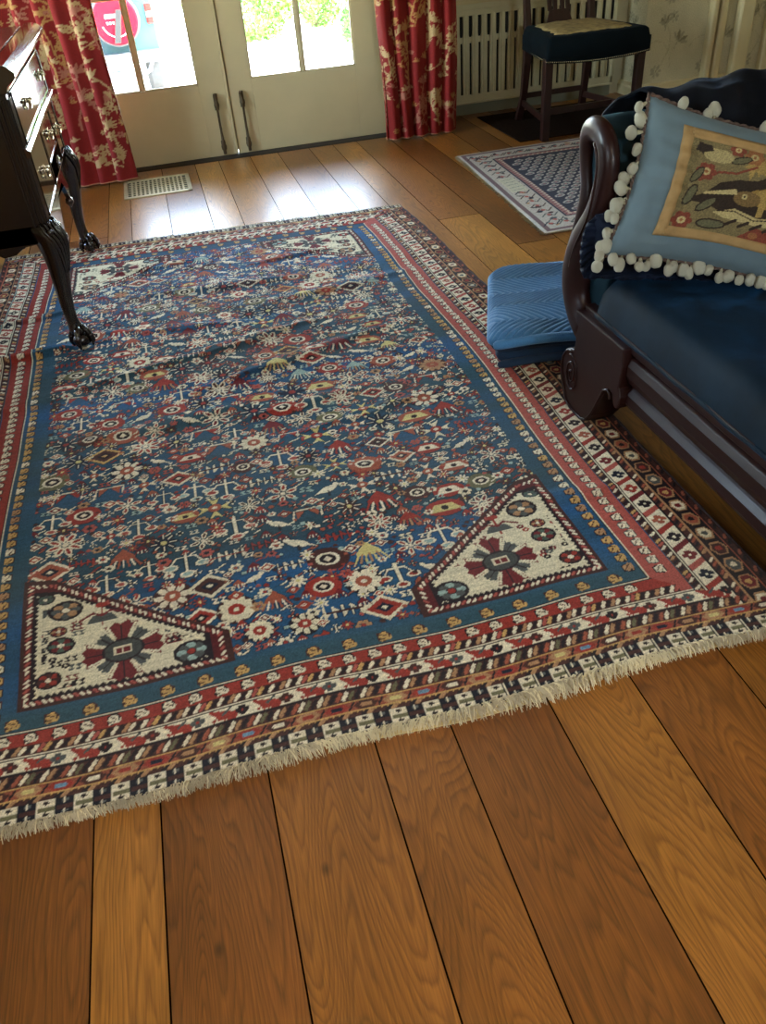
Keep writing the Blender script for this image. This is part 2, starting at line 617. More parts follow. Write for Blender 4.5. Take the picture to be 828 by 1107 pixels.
def glass_material():
    m, nt, b = new_mat('window_glass')
    nt.nodes.remove(b)
    out = [n for n in nt.nodes if n.type == 'OUTPUT_MATERIAL'][0]
    tr = nd(nt, 'ShaderNodeBsdfTransparent')
    tr.inputs[0].default_value = (0.95, 0.97, 0.96, 1)
    gl = nd(nt, 'ShaderNodeBsdfGlossy')
    gl.inputs['Roughness'].default_value = 0.02
    fr = nd(nt, 'ShaderNodeFresnel')
    fr.inputs['IOR'].default_value = 1.45
    mx = nd(nt, 'ShaderNodeMixShader')
    nt.links.new(fr.outputs[0], mx.inputs[0])
    nt.links.new(tr.outputs[0], mx.inputs[1]); nt.links.new(gl.outputs[0], mx.inputs[2])
    nt.links.new(mx.outputs[0], out.inputs['Surface'])
    return m
M_GLASS = glass_material()

def velvet(name, rgb, rough=0.7, sheen=0.8, tint=(120, 170, 200), blotch=0.5):
    m = mat(name, rgb, rough, sheen=sheen, noise=blotch, nscale=9, bump=0.3, bscale=16)
    nt = m.node_tree
    b = nt.nodes['Principled BSDF']
    b.inputs['Specular IOR Level'].default_value = 0.15
    tc = nd(nt, 'ShaderNodeTexCoord')
    n = nd(nt, 'ShaderNodeTexNoise')
    n.inputs['Scale'].default_value = 11.0
    n.inputs['Detail'].default_value = 5
    n.inputs['Distortion'].default_value = 1.2
    nt.links.new(tc.outputs['Object'], n.inputs['Vector'])
    mr = nd(nt, 'ShaderNodeMapRange')
    mr.inputs['From Min'].default_value = 0.35; mr.inputs['From Max'].default_value = 0.68
    mr.inputs['To Min'].default_value = 0.05 * sheen; mr.inputs['To Max'].default_value = 1.6 * sheen
    nt.links.new(n.outputs['Fac'], mr.inputs['Value'])
    nt.links.new(mr.outputs[0], b.inputs['Sheen Weight'])
    b.inputs['Sheen Tint'].default_value = l4(tint)
    b.inputs['Sheen Roughness'].default_value = 0.35
    return m
M_VELVET = velvet('blue_velvet', (7, 24, 36), 0.7, 0.42, (50, 120, 175))
M_ARMCLOTH = velvet('teal_damask', (16, 38, 46), 0.7, 0.25, (90, 140, 160), 0.25)
M_THROW = velvet('dark_throw', (10, 13, 20), 0.85, 0.15, (90, 110, 140), 0.6)
M_NAVY = velvet('navy_ruffle', (10, 17, 32), 0.8, 0.2, (90, 120, 160))
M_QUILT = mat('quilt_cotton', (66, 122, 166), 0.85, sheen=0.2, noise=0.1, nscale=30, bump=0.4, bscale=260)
M_QUILT_SHADED = mat('quilt_cotton_shaded', (16, 42, 66), 0.9, sheen=0.05, noise=0.1, nscale=30, bump=0.3, bscale=260)  # quilt cotton darkened to paint the shade between the lower folds
M_CUSHION = mat('cushion_cotton', (86, 103, 108), 0.85, sheen=0.1, noise=0.06, nscale=20, bump=0.5, bscale=22)
M_POM = mat('pompom_wool', (214, 208, 176), 0.95, sheen=0.3, noise=0.1, nscale=60, bump=1.0, bscale=140)
M_CORD = mat('twisted_cord', (84, 66, 56), 0.9, noise=0.5, nscale=120)
M_GOLDTAPE = mat('gold_tape', (148, 118, 72), 0.85, noise=0.12, nscale=40, bump=0.3, bscale=200)
M_SEATBLUE = velvet('seat_navy', (6, 16, 20), 0.95, 0.03, (90, 130, 150), 0.2)
M_GOLDCLOTH = mat('worn_gold_cloth', (150, 128, 78), 0.9, noise=0.35, nscale=30, bump=0.5, bscale=80)
M_FRINGE = mat('wool_fringe', (178, 166, 136), 0.95, noise=0.25, nscale=14)
M_PAD = mat('felt_rug_pad', (205, 182, 122), 0.95, noise=0.08, nscale=30)
M_RUG = attr_mat('persian_rug_pile', 0.95, 0.0, 0.55, 420.0, 0.12)
M_RUG2 = attr_mat('small_rug_pile', 0.9, 0.05, 0.4, 420.0)
M_CURTAIN = attr_mat('printed_toile_cotton', 0.8, 0.05, 0.15, 300.0)
M_PAPER = attr_mat('floral_wallpaper', 0.75, 0.0, 0.05, 200.0)
M_NEEDLE = attr_mat('needlepoint_wool', 0.95, 0.05, 0.5, 700.0)
M_NAIL = mat('brass_nail', (170, 150, 110), 0.35, metal=0.8)

# ------------------------------------------------------------------ the room
XL, XR, YR, YF, ZC = -2.4, 4.7, -2.2, 5.41, 2.5
floor = MB().box(XL - 0.1, XR + 0.1, YR - 0.1, 5.9, -0.12, -0.02).build('floor', M_DARKGAP)
tag(floor, kind='structure')
seams = [-2.41, -2.18, -1.99, -1.76, -1.58, -1.36, -1.13, -0.95, -0.745, -0.56, -0.375, -0.26, -0.066, 0.135, 0.281, 0.476, 0.65, 0.848, 1.0, 1.153, 1.358, 1.545, 1.75, 1.94, 2.15, 2.31, 2.52, 2.72, 2.93, 3.1, 3.3, 3.52, 3.7, 3.92, 4.1, 4.33, 4.52, 4.71]
rp = random.Random(5)
joints = {12: [2.2], 13: [1.9], 14: [3.1], 15: [2.4], 16: [1.6], 17: [3.3], 18: [2.3], 19: [3.66], 20: [3.2], 21: [3.9], 22: [2.9], 10: [2.4], 11: [1.5]}
for i in range(len(seams) - 1):
    a, b = seams[i] + 0.0007, seams[i + 1] - 0.0007
    js = [YR] + joints.get(i, [rp.uniform(-1.0, 0.0), rp.uniform(2.3, 4.2)]) + [5.66]
    for k in range(len(js) - 1):
        y0, y1 = js[k] + 0.001, js[k + 1] - 0.001
        if y0 > 5.3: continue
        w, l = b - a, y1 - y0
        e = 0.0008
        z = -rp.random() * 0.0005
        mb = MB()
        mb.add([(-w/2, -l/2, -0.018), (w/2, -l/2, -0.018), (w/2, l/2, -0.018), (-w/2, l/2, -0.018),
                (-w/2, -l/2, -e), (w/2, -l/2, -e), (w/2, l/2, -e), (-w/2, l/2, -e),
                (-w/2+e, -l/2+e, 0), (w/2-e, -l/2+e, 0), (w/2-e, l/2-e, 0), (-w/2+e, l/2-e, 0)],
               [(0, 3, 2, 1), (0, 1, 5, 4), (1, 2, 6, 5), (2, 3, 7, 6), (3, 0, 4, 7), (4, 5, 9, 8), (5, 6, 10, 9), (6, 7, 11, 10), (7, 4, 8, 11), (8, 9, 10, 11)])
        o = mb.build('plank', M_PLANK, floor, loc=((a + b) / 2, (y0 + y1) / 2, z))
        dm = o.data
        dm.materials.append(M_DARKGAP)
        for f_ in range(1, 9): dm.polygons[f_].material_index = 1
        tone = rp.random()
        if k == 0 or i < 9 or i > 17: tone = rp.random()
        tone = {9: .12, 10: .72, 11: .18, 12: .5, 13: .42, 14: .25, 15: .72, 16: .26, 17: .6}.get(i, tone) if y0 < 1.0 else tone
        o.color = (tone, tone, tone, 1)

def wall_panel(mb, x0, x1, z0, z1, y0, y1, holes):
    """box wall in the XZ plane with rectangular openings (xa, xb, za, zb)"""
    xs = sorted({x0, x1} | {h[0] for h in holes} | {h[1] for h in holes})
    for a, b in zip(xs[:-1], xs[1:]):
        segs = [(z0, z1)]
        for h in holes:
            if a >= h[0] - 1e-6 and b <= h[1] + 1e-6:
                new = []
                for s in segs:
                    if h[2] > s[0]: new.append((s[0], min(h[2], s[1])))
                    if h[3] < s[1]: new.append((max(h[3], s[0]), s[1]))
                segs = new
        for s in segs:
            mb.box(a, b, y0, y1, s[0], s[1])
    return mb

# door wall: opening for the double doors, recess with radiator and window to the right
wf = MB()
wall_panel(wf, XL - 0.1, 1.6, -0.1, ZC, YF, YF + 0.12, [(-0.545, 1.385, -0.1, 1.99)])
wf.box(-0.545, 1.385, YF + 0.06, YF + 0.12, -0.1, 0.004)
wf.box(1.6, 1.75, YF, 5.66, 0, ZC)
tag(wf.build('wall_back', M_WALL), kind='structure')
wr = MB()
wall_panel(wr, 1.6, 3.4, -0.1, ZC, 5.66, 5.78, [])
tag(wr.build('wall_recess', M_WALL), kind='structure')
wp = MB().box(3.145, XR, YF + 0.004, 5.66, -0.1, ZC)
tag(wp.build('wall_right_of_radiator', M_WALL), kind='structure')
wl = MB()
for h in (0,):
    for (a, b, c, d) in ((YR - 0.1, -0.05, 0, ZC), (0.65, 3.4, 0, ZC), (4.8, 5.9, 0, ZC), (3.4, 4.8, 0, 0.8), (3.4, 4.8, 2.2, ZC), (-0.05, 0.65, 0, 1.15), (-0.05, 0.65, 2.05, ZC)):
        wl.box(XL - 0.12, XL, a, b, c if c else -0.1, d)
tag(wl.build('wall_left', M_WALL), kind='structure')
wrt = MB().box(XR, XR + 0.12, YR - 0.1, 5.9, -0.1, ZC)
tag(wrt.build('wall_right', M_WALL), kind='structure')
wre = MB()
wall_panel(wre, XL, XR, -0.1, ZC, YR - 0.12, YR, [(0.6, 1.4, 1.2, 2.0)])
tag(wre.build('wall_rear', M_WALL), kind='structure')
tag(MB().box(XL - 0.12, XR + 0.12, YR - 0.12, 5.9, ZC, ZC + 0.1).build('ceiling', M_CEIL), kind='structure')

# wallpaper on the wall right of the radiator and round its corner
def wallpaper_canvas(w, h):
    base = lin((190, 180, 146))
    c = Canvas(w, h, 0.006, base)
    r = random.Random(3)
    g1, g2, g3 = lin((158, 150, 124)), lin((134, 126, 98)), lin((174, 164, 132))
    n = smooth_noise2(c.ny, c.nx, 12, 9, 4)
    c.c *= (0.94 + 0.12 * n[..., None])
    def spray(cx, cy, s, rot):
        for k in range(5):
            a = rot + (k - 2) * 0.55
            c.ell(cx + math.cos(a) * s * 0.5, cy + math.sin(a) * s * 0.5, s * 0.42, s * 0.13, g2 if k % 2 else g1, rot=a)
        c.path([(cx, cy), (cx - math.cos(rot) * s * 0.6, cy - math.sin(rot) * s * 0.6)], 0.007, g1)
    def bloom(cx, cy, s):
        for k in range(7):
            a = k * 0.9
            c.ell(cx + math.cos(a) * s * 0.5, cy + math.sin(a) * s * 0.5, s * 0.25, s * 0.16, g1, rot=a)
        c.ell(cx, cy, s * 0.18, s * 0.18, g2)
    step = 0.34
    for i in range(int(w / step) + 2):
        for jj in range(int(h / 0.42) + 2):
            ox, oy = 0.09 + i * step + (jj % 2) * 0.05, 0.12 + jj * 0.42
            pts = [(ox + 0.09 * math.sin(t * 3.4) + 0.02 * t, oy + t * 0.4) for t in np.linspace(0, 1, 14)]
            c.path(pts, 0.006, g3)
            pts2 = [(ox + 0.12 * math.cos(t * 2.4), oy + 0.05 + 0.16 * math.sin(t * 2.4)) for t in np.linspace(0, 1, 10)]
            c.path(pts2, 0.005, g3)
            bloom(ox + 0.02, oy + 0.03, 0.055)
            spray(ox + 0.16, oy + 0.19, 0.075, r.uniform(0.6, 2.2))
            spray(ox + 0.05, oy + 0.30, 0.06, r.uniform(0.6, 2.6))
            bloom(ox + 0.11, oy + 0.34, 0.05)
    return c
wc = wallpaper_canvas(1.6, 1.0)
def paper_patch(name, x0, x1, y0, y1, flip=False):
    L = math.hypot(x1 - x0, y1 - y0)
    us = np.linspace(0, L, int(L / 0.007) + 2)
    zs = np.concatenate([np.arange(0, 0.95, 0.007), np.arange(0.95, ZC + 0.04, 0.05)])
    zs[-1] = ZC
    pos = np.zeros((len(zs), len(us), 3))
    pos[..., 0] = x0 + (x1 - x0) * us[None, :] / L
    pos[..., 1] = y0 + (y1 - y0) * us[None, :] / L
    pos[..., 2] = zs[:, None]
    cc = wc.sample(us if not flip else us + 0.35, zs % 1.0)
    o = finish(name, grid_mesh(name, pos, cc, smooth=False), M_PAPER)
    tag(o, kind='structure')
    sm = o.modifiers.new('thickness', 'SOLIDIFY')
    sm.thickness = 0.002
    sm.offset = -1 if not flip else 1
    return o
paper_patch('trim_1', 3.142, XR, YF, YF)
paper_patch('trim_2', 3.142, 3.142, YF, 5.66, True)

def profile_run(name, x0, x1, y, prof):
    """moulding: prof [(depth, z)] extruded along x in front of a wall at y"""
    mb = MB()
    mb.prism(prof, lambda d, z: (x0, y - d, z), lambda d, z: (x1, y - d, z))
    return mb.build(name, M_CREAM)
tag(profile_run('baseboard_right', 3.12, XR, YF, [(0, 0), (0.022, 0), (0.022, 0.055), (0.016, 0.066), (0.016, 0.074), (0.006, 0.082), (0, 0.082)]), kind='structure')
mb = MB()
mb.prism([(0, 0), (0.022, 0), (0.022, 0.055), (0.016, 0.066), (0.016, 0.074), (0.006, 0.082), (0, 0.082)], lambda d, z: (3.14 - d, YF - 0.02, z), lambda d, z: (3.14 - d, 5.66, z))
tag(mb.build('baseboard_recess', M_CREAM), kind='structure')
tag(profile_run('baseboard_back', XL, -0.64, YF, [(0, 0), (0.022, 0), (0.022, 0.1), (0, 0.13)]), kind='structure')
# pale upright mouldings standing proud of the papered wall
for i, (xa, xb, d) in enumerate(((3.585, 3.635, 0.05), (3.66, 3.715, 0.035), (3.79, 3.9, 0.06), (4.015, 4.1, 0.05))):
    mb = MB()
    mb.prism([(xa, 0), (xa, d * 0.8), (xa + 0.012, d), (xb - 0.012, d), (xb, d * 0.8), (xb, 0)], lambda a, b: (a, YF - b - 0.003, 0.0), lambda a, b: (a, YF - b - 0.003, ZC))
    tag(mb.build('trim_%d' % (i + 3), M_CREAM, bevel=0.004), kind='structure')

# door casing
mb = MB()
for x0, x1 in ((-0.63, -0.545), (1.385, 1.47)):
    mb.box(x0, x1, YF - 0.02, YF + 0.0, 0, 2.0)
mb.box(-0.63, 1.47, YF - 0.02, YF, 1.99, 2.08)
tag(mb.build('trim_7', M_CREAM, bevel=0.004), kind='structure')
# threshold
mb = MB()
mb.prism([(5.33, 0.0), (5.345, 0.005), (5.40, 0.006), (5.47, 0.006), (5.47, 0.0)], lambda y, z: (-0.545, y, z), lambda y, z: (1.385, y, z))
tag(mb.build('trim_8', mat('threshold_wood', (46, 38, 28), 0.75, noise=0.1)), kind='structure')

# ------------------------------------------------------------------ french doors
def door_leaf(name, x0, x1, gx0, gx1, gm, bolt_x):
    root = bpy.data.objects.new(name, None)
    COL.objects.link(root)
    root.location = ((x0 + x1) / 2, YF + 0.03, 0.012)
    root['origin'] = tuple(root.location)
    root['kind'] = 'structure'
    ya, yb = YF + 0.005, YF + 0.05
    rows = [(0.41, 0.875), (0.9, 1.365), (1.39, 1.86)]
    mb = MB()
    mb.box(x0, gx0, ya, yb, 0.0075, 1.985)
    mb.box(gx1, x1, ya, yb, 0.0075, 1.985)
    mb.box(gx0, gx1, ya, yb, 0.0075, 0.41)
    mb.box(gx0, gx1, ya, yb, 1.86, 1.985)
    mb.build('door_frame', M_CREAM, root, bevel=0.002)
    mb = MB().box(gm - 0.011, gm + 0.011, ya + 0.004, yb - 0.004, 0.41, 1.86)
    mb.build('muntin', M_CREAM, root, bevel=0.004)
    for r0, r1 in zip(rows[:-1], rows[1:]):
        MB().box(gx0, gx1, ya + 0.006, yb - 0.006, r0[1], r1[0]).build('muntin', M_CREAM, root, bevel=0.004)
    for (r0, r1) in rows:
        for a, b in ((gx0, gm - 0.011), (gm + 0.011, gx1)):
            MB().box(a, b, ya + 0.02, ya + 0.024, r0, r1).build('pane', M_GLASS, root)
            bead = MB()
            for q in ((a, a + 0.008, r0, r1), (b - 0.008, b, r0, r1), (a, b, r0, r0 + 0.008), (a, b, r1 - 0.008, r1)):
                bead.box(q[0], q[1], ya + 0.006, ya + 0.02, q[2], q[3])
            bead.build('glazing_bead', M_CREAM, root, bevel=0.002)
    # long surface bolt
    bo = MB()
    zb, zt = 0.02, 0.335
    bo.lathe([(0.0, 0), (0.010, 0), (0.010, 0.02), (0.015, 0.028), (0.017, 0.045), (0.012, 0.058), (0.014, 0.066), (0.009, 0.075), (0.007, 0.13), (0.007, zt - 0.09), (0.010, zt - 0.085), (0.016, zt - 0.065), (0.016, zt - 0.055), (0.010, zt - 0.04), (0.010, zt - 0.012), (0.013, zt - 0.01), (0.012, zt), (0.0, zt)], bolt_x, ya - 0.016, 12, 'z', zb)
    h = bo.build('surface_bolt', M_BRASSD, root, smooth=True)
    pl = MB()
    pl.box(bolt_x - 0.013, bolt_x + 0.013, ya - 0.004, ya + 0.001, zb + 0.03, zb + 0.075)
    pl.box(bolt_x - 0.013, bolt_x + 0.013, ya - 0.004, ya + 0.001, zt - 0.07, zt + 0.01)
    pl.build('bolt_plate', M_BRASSD, root, bevel=0.001)
    return root
door_leaf('door_1', -0.54, 0.4165, -0.392, 0.25, -0.072, 0.335)
door_leaf('door_2', 0.4235, 1.38, 0.566, 1.207, 0.884, 0.49)
mb = MB().box(0.4, 0.4175, YF - 0.004, YF + 0.004, 0.014, 1.985)
mb.box(0.40, 0.44, YF + 0.051, YF + 0.06, 0.02, 1.985)
tag(mb.build('trim_9', M_CREAM, bevel=0.002), kind='structure')

# windows (above the radiator, left wall, rear wall)
def window(n, x0, x1, z0, z1, y, axis):
    root = bpy.data.objects.new('window_%d' % n, None)
    COL.objects.link(root)
    root['kind'] = 'structure'
    root['origin'] = (0, 0, 0)
    def bx(mb, a, b, c, d, t0, t1):
        if axis == 'y': mb.box(a, b, y + t0, y + t1, c, d)
        else: mb.box(y + t0, y + t1, a, b, c, d)
    mb = MB()
    for q in ((x0, x0 + 0.05, z0, z1), (x1 - 0.05, x1, z0, z1), (x0, x1, z0, z0 + 0.05), (x0, x1, z1 - 0.05, z1)):
        bx(mb, *q, 0.03, 0.08)
    mb.build('window_frame', M_CREAM, root)
    nx = 3
    for k in range(1, nx):
        m = MB(); bx(m, x0 + (x1 - x0) * k / nx - 0.011, x0 + (x1 - x0) * k / nx + 0.011, z0, z1, 0.035, 0.075)
        m.build('muntin', M_CREAM, root)
    m = MB(); bx(m, x0, x1, (z0 + z1) / 2 - 0.015, (z0 + z1) / 2 + 0.015, 0.035, 0.075)
    m.build('muntin', M_CREAM, root)
    m = MB(); bx(m, x0 + 0.03, x1 - 0.03, z0 + 0.03, z1 - 0.03, 0.05, 0.055)
    m.build('pane', M_GLASS, root)
window(1, -0.05, 0.65, 1.15, 2.05, XL - 0.11, 'x')
window(3, 3.4, 4.8, 0.8, 2.2, XL - 0.11, 'x')
window(2, 0.6, 1.4, 1.2, 2.0, YR - 0.11, 'y')

t = thing('fill_lamp', 'unseen fitting added for the warm fill light over the near end of the room', 'lamp', (0.2, -0.9, 2.32))
MB().lathe([(0, 0.18), (0.07, 0.18), (0.08, 0.15), (0.02, 0.14), (0.02, 0.05), (0.3, 0.04), (0.31, 0.02), (0, 0.015)], 0.2, -0.9, 28, 'z', 2.32).build('fitting', M_BRASSD, t, smooth=False)  # invented housing for the added fill light

# ------------------------------------------------------------------ radiator with slotted cover
t = thing('radiator', 'cream cast radiator with tall slotted front in the recess behind the chair', 'radiator', (2.45, 5.6, 0))
rx0, rx1, ry = 1.78, 3.04, 5.595
mb = MB()
mb.box(rx0, rx1, ry - 0.012, ry + 0.05, 0.605, 0.64)
mb.box(rx0, rx1, ry - 0.006, ry + 0.012, 0.575, 0.605)
mb.box(rx0, rx1, ry, ry + 0.012, 0.07, 0.125)
mb.box(rx0, rx1, ry - 0.008, ry + 0.012, 0.07, 0.082)
mb.box(rx0, rx0 + 0.02, ry, ry + 0.05, 0.07, 0.605)
mb.box(rx1 - 0.02, rx1, ry, ry + 0.05, 0.07, 0.605)
mb.build('frame', M_RAD, t, bevel=0.003)
MB().box(rx0 - 0.02, rx1 + 0.03, ry - 0.03, ry + 0.055, 0.64, 0.665).build('shelf', M_CREAM, t, bevel=0.004)
MB().box(rx0 + 0.005, rx1 - 0.005, ry + 0.03, ry + 0.052, 0.075, 0.6).build('back_panel', M_RADDARK, t)
MB().box(rx0, rx1, ry + 0.03, ry + 0.05, 0.0, 0.07).build('plinth', M_SKIRT, t)
p = 0.0615
nb = int((rx1 - rx0 - 0.02) / p)
bar = None
for k in range(nb + 1):
    cx = rx0 + 0.018 + k * p
    if bar is None:
        m = MB()
        h1, h2 = 0.0185, 0.0232
        m.prism([(-h2, -0.23), (-h2, 0.06), (-h2, 0.095), (-h1 - 0.001, 0.115), (-h1, 0.13), (-h1, 0.228), (h1, 0.228), (h1, 0.13), (h1 + 0.001, 0.115), (h2, 0.095), (h2, 0.06), (h2, -0.23)],
                lambda a, b: (a, -0.004, b), lambda a, b: (a, 0.012, b))
        m.box(-0.006, 0.006, -0.009, -0.004, -0.225, 0.225)
        bar = m.build('bar', M_RAD, t, bevel=0.002)
        o = bar
    else:
        o = bar.copy(); COL.objects.link(o); o.parent = t
    o.location = Vector((cx, ry, 0.355)) - Vector(t['origin'])
MB().box(rx0 + 0.02, rx1 - 0.02, ry + 0.001, ry + 0.009, 0.425, 0.458).build('cross_rail', M_RAD, t)

# ------------------------------------------------------------------ floor vent
t = thing('floor_vent', 'pale brass floor vent grille set in the boards before the left door', 'vent', (-0.1, 4.96, 0.0))
vx0, vx1, vy0, vy1 = -0.292, 0.083, 4.77, 5.14
MB().box(vx0 + 0.01, vx1 - 0.01, vy0 + 0.01, vy1 - 0.01, 0.0002, 0.0012).build('duct_dark_plate', M_BLACK, t)  # black plate on the boards, painting the dark of the duct below
m = MB()
for q in ((vx0, vx1, vy0, vy0 + 0.035), (vx0, vx1, vy1 - 0.035, vy1), (vx0, vx0 + 0.022, vy0, vy1), (vx1 - 0.022, vx1, vy0, vy1)):
    m.box(q[0], q[1], q[2], q[3], 0.0003, 0.006)
m.build('frame', M_VENT, t, bevel=0.002)
n = 14
for k in range(1, n):
    cx = vx0 + 0.022 + (vx1 - vx0 - 0.044) * k / n
    MB().box(cx - 0.005, cx + 0.005, vy0 + 0.03, vy1 - 0.03, 0.001, 0.005).build('slat', M_VENT, t)
m = MB()
for k in range(1, 8):
    cy = vy0 + 0.035 + (vy1 - vy0 - 0.07) * k / 8
    m.box(vx0 + 0.02, vx1 - 0.02, cy - 0.004, cy + 0.004, 0.001, 0.0042)
m.build('crossbars', M_VENT, t)
# ------------------------------------------------------------------ woven patterns
K = {k: lin(v) for k, v in dict(
    blue=(36, 70, 94), bblue=(34, 82, 122), teal=(42, 72, 82), navy=(22, 28, 44), red=(150, 52, 40), rust=(158, 84, 60), rose=(168, 82, 70),
    cream=(224, 212, 180), ivory=(218, 207, 172), gold=(196, 156, 92), tan=(170, 128, 88), brown=(72, 40, 34), dark=(34, 24, 28), olive=(104, 100, 70),
    pale=(150, 172, 160), grey=(78, 82, 78), wine=(110, 34, 36), yellow=(204, 190, 122), green=(74, 92, 78), sky=(104, 140, 160)).items()}

class Knots(Canvas):
    """motifs of the knotted rug, each drawn at (x, y) with size s"""
    def rosette(c, x, y, s, a='cream', b='red', d='dark', n=10):
        c.ell(x, y, s * 1.04, s * 1.0, K[d])
        for k in range(n):
            t = 2 * PI * k / n
            c.ell(x + math.cos(t) * s * .68, y + math.sin(t) * s * .68, s * .3, s * .2, K[a], rot=t)
        c.ell(x, y, s * .45, s * .42, K[b]); c.ell(x, y, s * .16, s * .16, K[a])
    def comb(c, x, y, s, a='red', b='cream'):
        c.poly([(x, y + s), (x + s * .75, y + s * .1), (x + s * .75, y - s * .15), (x - s * .75, y - s * .15), (x - s * .75, y + s * .1)], K[a])
        for k in range(-3, 4):
            c.line(x + k * s * .22, y - s * .1, x + k * s * .34, y - s * .8, s * .13, K[a] if k % 2 else K[b])
    def star(c, x, y, s, a='dark', b='cream', e='red'):
        for k in range(8):
            t = PI * k / 4
            c.ell(x + math.cos(t) * s * .6, y + math.sin(t) * s * .6, s * .42, s * .17, K[a], rot=t)
            c.line(x + math.cos(t) * s * .45, y + math.sin(t) * s * .45, x + math.cos(t) * s * .85, y + math.sin(t) * s * .85, s * .08, K[b])
        c.ell(x, y, s * .22, s * .22, K[e])
    def diamond(c, x, y, s, a='cream', b='red', e='dark'):
        c.dia(x, y, s * 1.25, s * .95, K[a]); c.dia(x, y, s * .95, s * .7, K[b]); c.dia(x, y, s * .5, s * .36, K[e]); c.dia(x, y, s * .2, s * .15, K[a])
    def octo(c, x, y, s, a='rust', b='dark', e='cream'):
        c.ell(x, y, s * 1.1, s * .9, K[a]); c.ell(x, y, s * .62, s * .5, K[b]); c.ell(x, y, s * .62, s * .5, K[e], inner=.72); c.dia(x, y, s * .25, s * .2, K[e])
    def cross(c, x, y, s, a='yellow', b='red', e='cream'):
        for k in range(4):
            t = PI * k / 2
            dx, dy = math.cos(t), math.sin(t)
            c.poly([(x + dx * s * .2, y + dy * s * .2), (x + dx * s - dy * s * .38, y + dy * s + dx * s * .38), (x + dx * s * .7, y + dy * s * .7), (x + dx * s + dy * s * .38, y + dy * s - dx * s * .38)], K[a])
        c.ell(x, y, s * .38, s * .34, K[b]); c.ell(x, y, s * .15, s * .13, K[e])
    def leafy(c, x, y, s, a='cream', b='red', n=6):
        for k in range(n):
            t = 2 * PI * k / n + .3
            c.ell(x + math.cos(t) * s * .62, y + math.sin(t) * s * .62, s * .4, s * .2, K[a], rot=t)
            c.ell(x + math.cos(t) * s * .62, y + math.sin(t) * s * .62, s * .26, s * .1, K[b], rot=t)
        c.ell(x, y, s * .18, s * .18, K[a])
    def lamp(c, x, y, s, a='cream', b='rose'):
        c.line(x, y - s * .6, x, y + s, s * .16, K[a])
        c.path([(x - s * .8, y + s * .1), (x - s * .5, y + s * .6), (x + s * .5, y + s * .6), (x + s * .8, y + s * .1)], s * .1, K[a])
        for dx, dy in ((-.85, -.15), (.85, -.15), (0, -.85)):
            c.ell(x + dx * s, y + dy * s, s * .42, s * .26, K[a]); c.ell(x + dx * s, y + dy * s, s * .28, s * .15, K[b])
    def flags(c, x, y, s, a='cream', b='red'):
        c.path([(x - s, y - s * .5), (x - s * .8, y + s * .6), (x + s, y + s * .7), (x + s * .9, y - s * .2)], s * .12, K[a])
        c.poly([(x - s * .7, y + s * .5), (x - s * .1, y + s * .5), (x - s * .7, y - s * .3)], K[b])
        c.poly([(x + s * .1, y + s * .55), (x + s * .8, y + s * .6), (x + s * .7, y - s * .2)], K[b])
    def zig(c, x, y, s, a='cream', b='red'):
        for k in range(-2, 3):
            c.line(x + k * s * .45, y - s * .35, x + k * s * .45, y + s * .35, s * .12, K[a])
            c.line(x + k * s * .45, y + s * .3 * (1 if k % 2 else -1), x + (k + .5) * s * .45, y, s * .14, K[a])
        c.line(x - s, y, x + s, y, s * .1, K[b])
    def arch(c, x, y, s, a='yellow', b='red'):
        c.ell(x, y, s * 1.1, s * .7, K[b]); c.poly([(x - s * .9, y - s * .3), (x - s * .5, y + s * .35), (x + s * .5, y + s * .35), (x + s * .9, y - s * .3)], K[a]); c.ell(x, y, s * .22, s * .2, K['dark'])
    def bird(c, x, y, s, a='cream', b='dark', f=1):
        c.ell(x, y, s * .6, s * .28, K[a], rot=.4 * f); c.ell(x + f * s * .55, y + s * .4, s * .2, s * .17, K[a]); c.poly([(x - f * s * .4, y), (x - f * s, y - s * .5), (x - f * s * .3, y - s * .25)], K[a])
        c.line(x, y - s * .2, x, y - s * .6, s * .1, K[b])
    def figure_s(c, x, y, s, a='cream', f=1):
        for o in (0, s * 1.15):
            c.path([(x + o + f * s * .4, y + s * .5), (x + o - f * s * .3, y + s * .4), (x + o + f * s * .3, y - s * .4), (x + o - f * s * .4, y - s * .5)], s * .3, K[a])
    def floret(c, x, y, s, a='cream', b='red', n=6):
        for k in range(n):
            t = 2 * PI * k / n
            c.ell(x + math.cos(t) * s * .7, y + math.sin(t) * s * .6, s * .34, s * .3, K[a])
        c.ell(x, y, s * .3, s * .28, K[b])
    def tulip(c, x, y, s, ax, ay, a='gold', d='dark'):
        """flower on a bracket, stem pointing along (ax, ay)"""
        px, py = -ay, ax
        def P(u, v): return (x + ax * u * s + px * v * s, y + ay * u * s + py * v * s)
        c.poly([P(-.75, -.62), P(.35, -.95), P(.8, -.6), P(.8, .75), P(-.2, .85), P(-.75, .5)], K[d])
        c.poly([P(-.6, -.3), P(-.05, -.75), P(.4, -.3), P(.5, .35), P(0, .6), P(-.6, .45)], K[a])
        c.path([P(.55, -.6), P(.65, .65), P(.3, .75)], s * .3, K[a])
        c.path([P(-.3, -.25), P(.1, .3)], s * .18, K['brown'])

def band_uv(c, side, i0, i1):
    pass

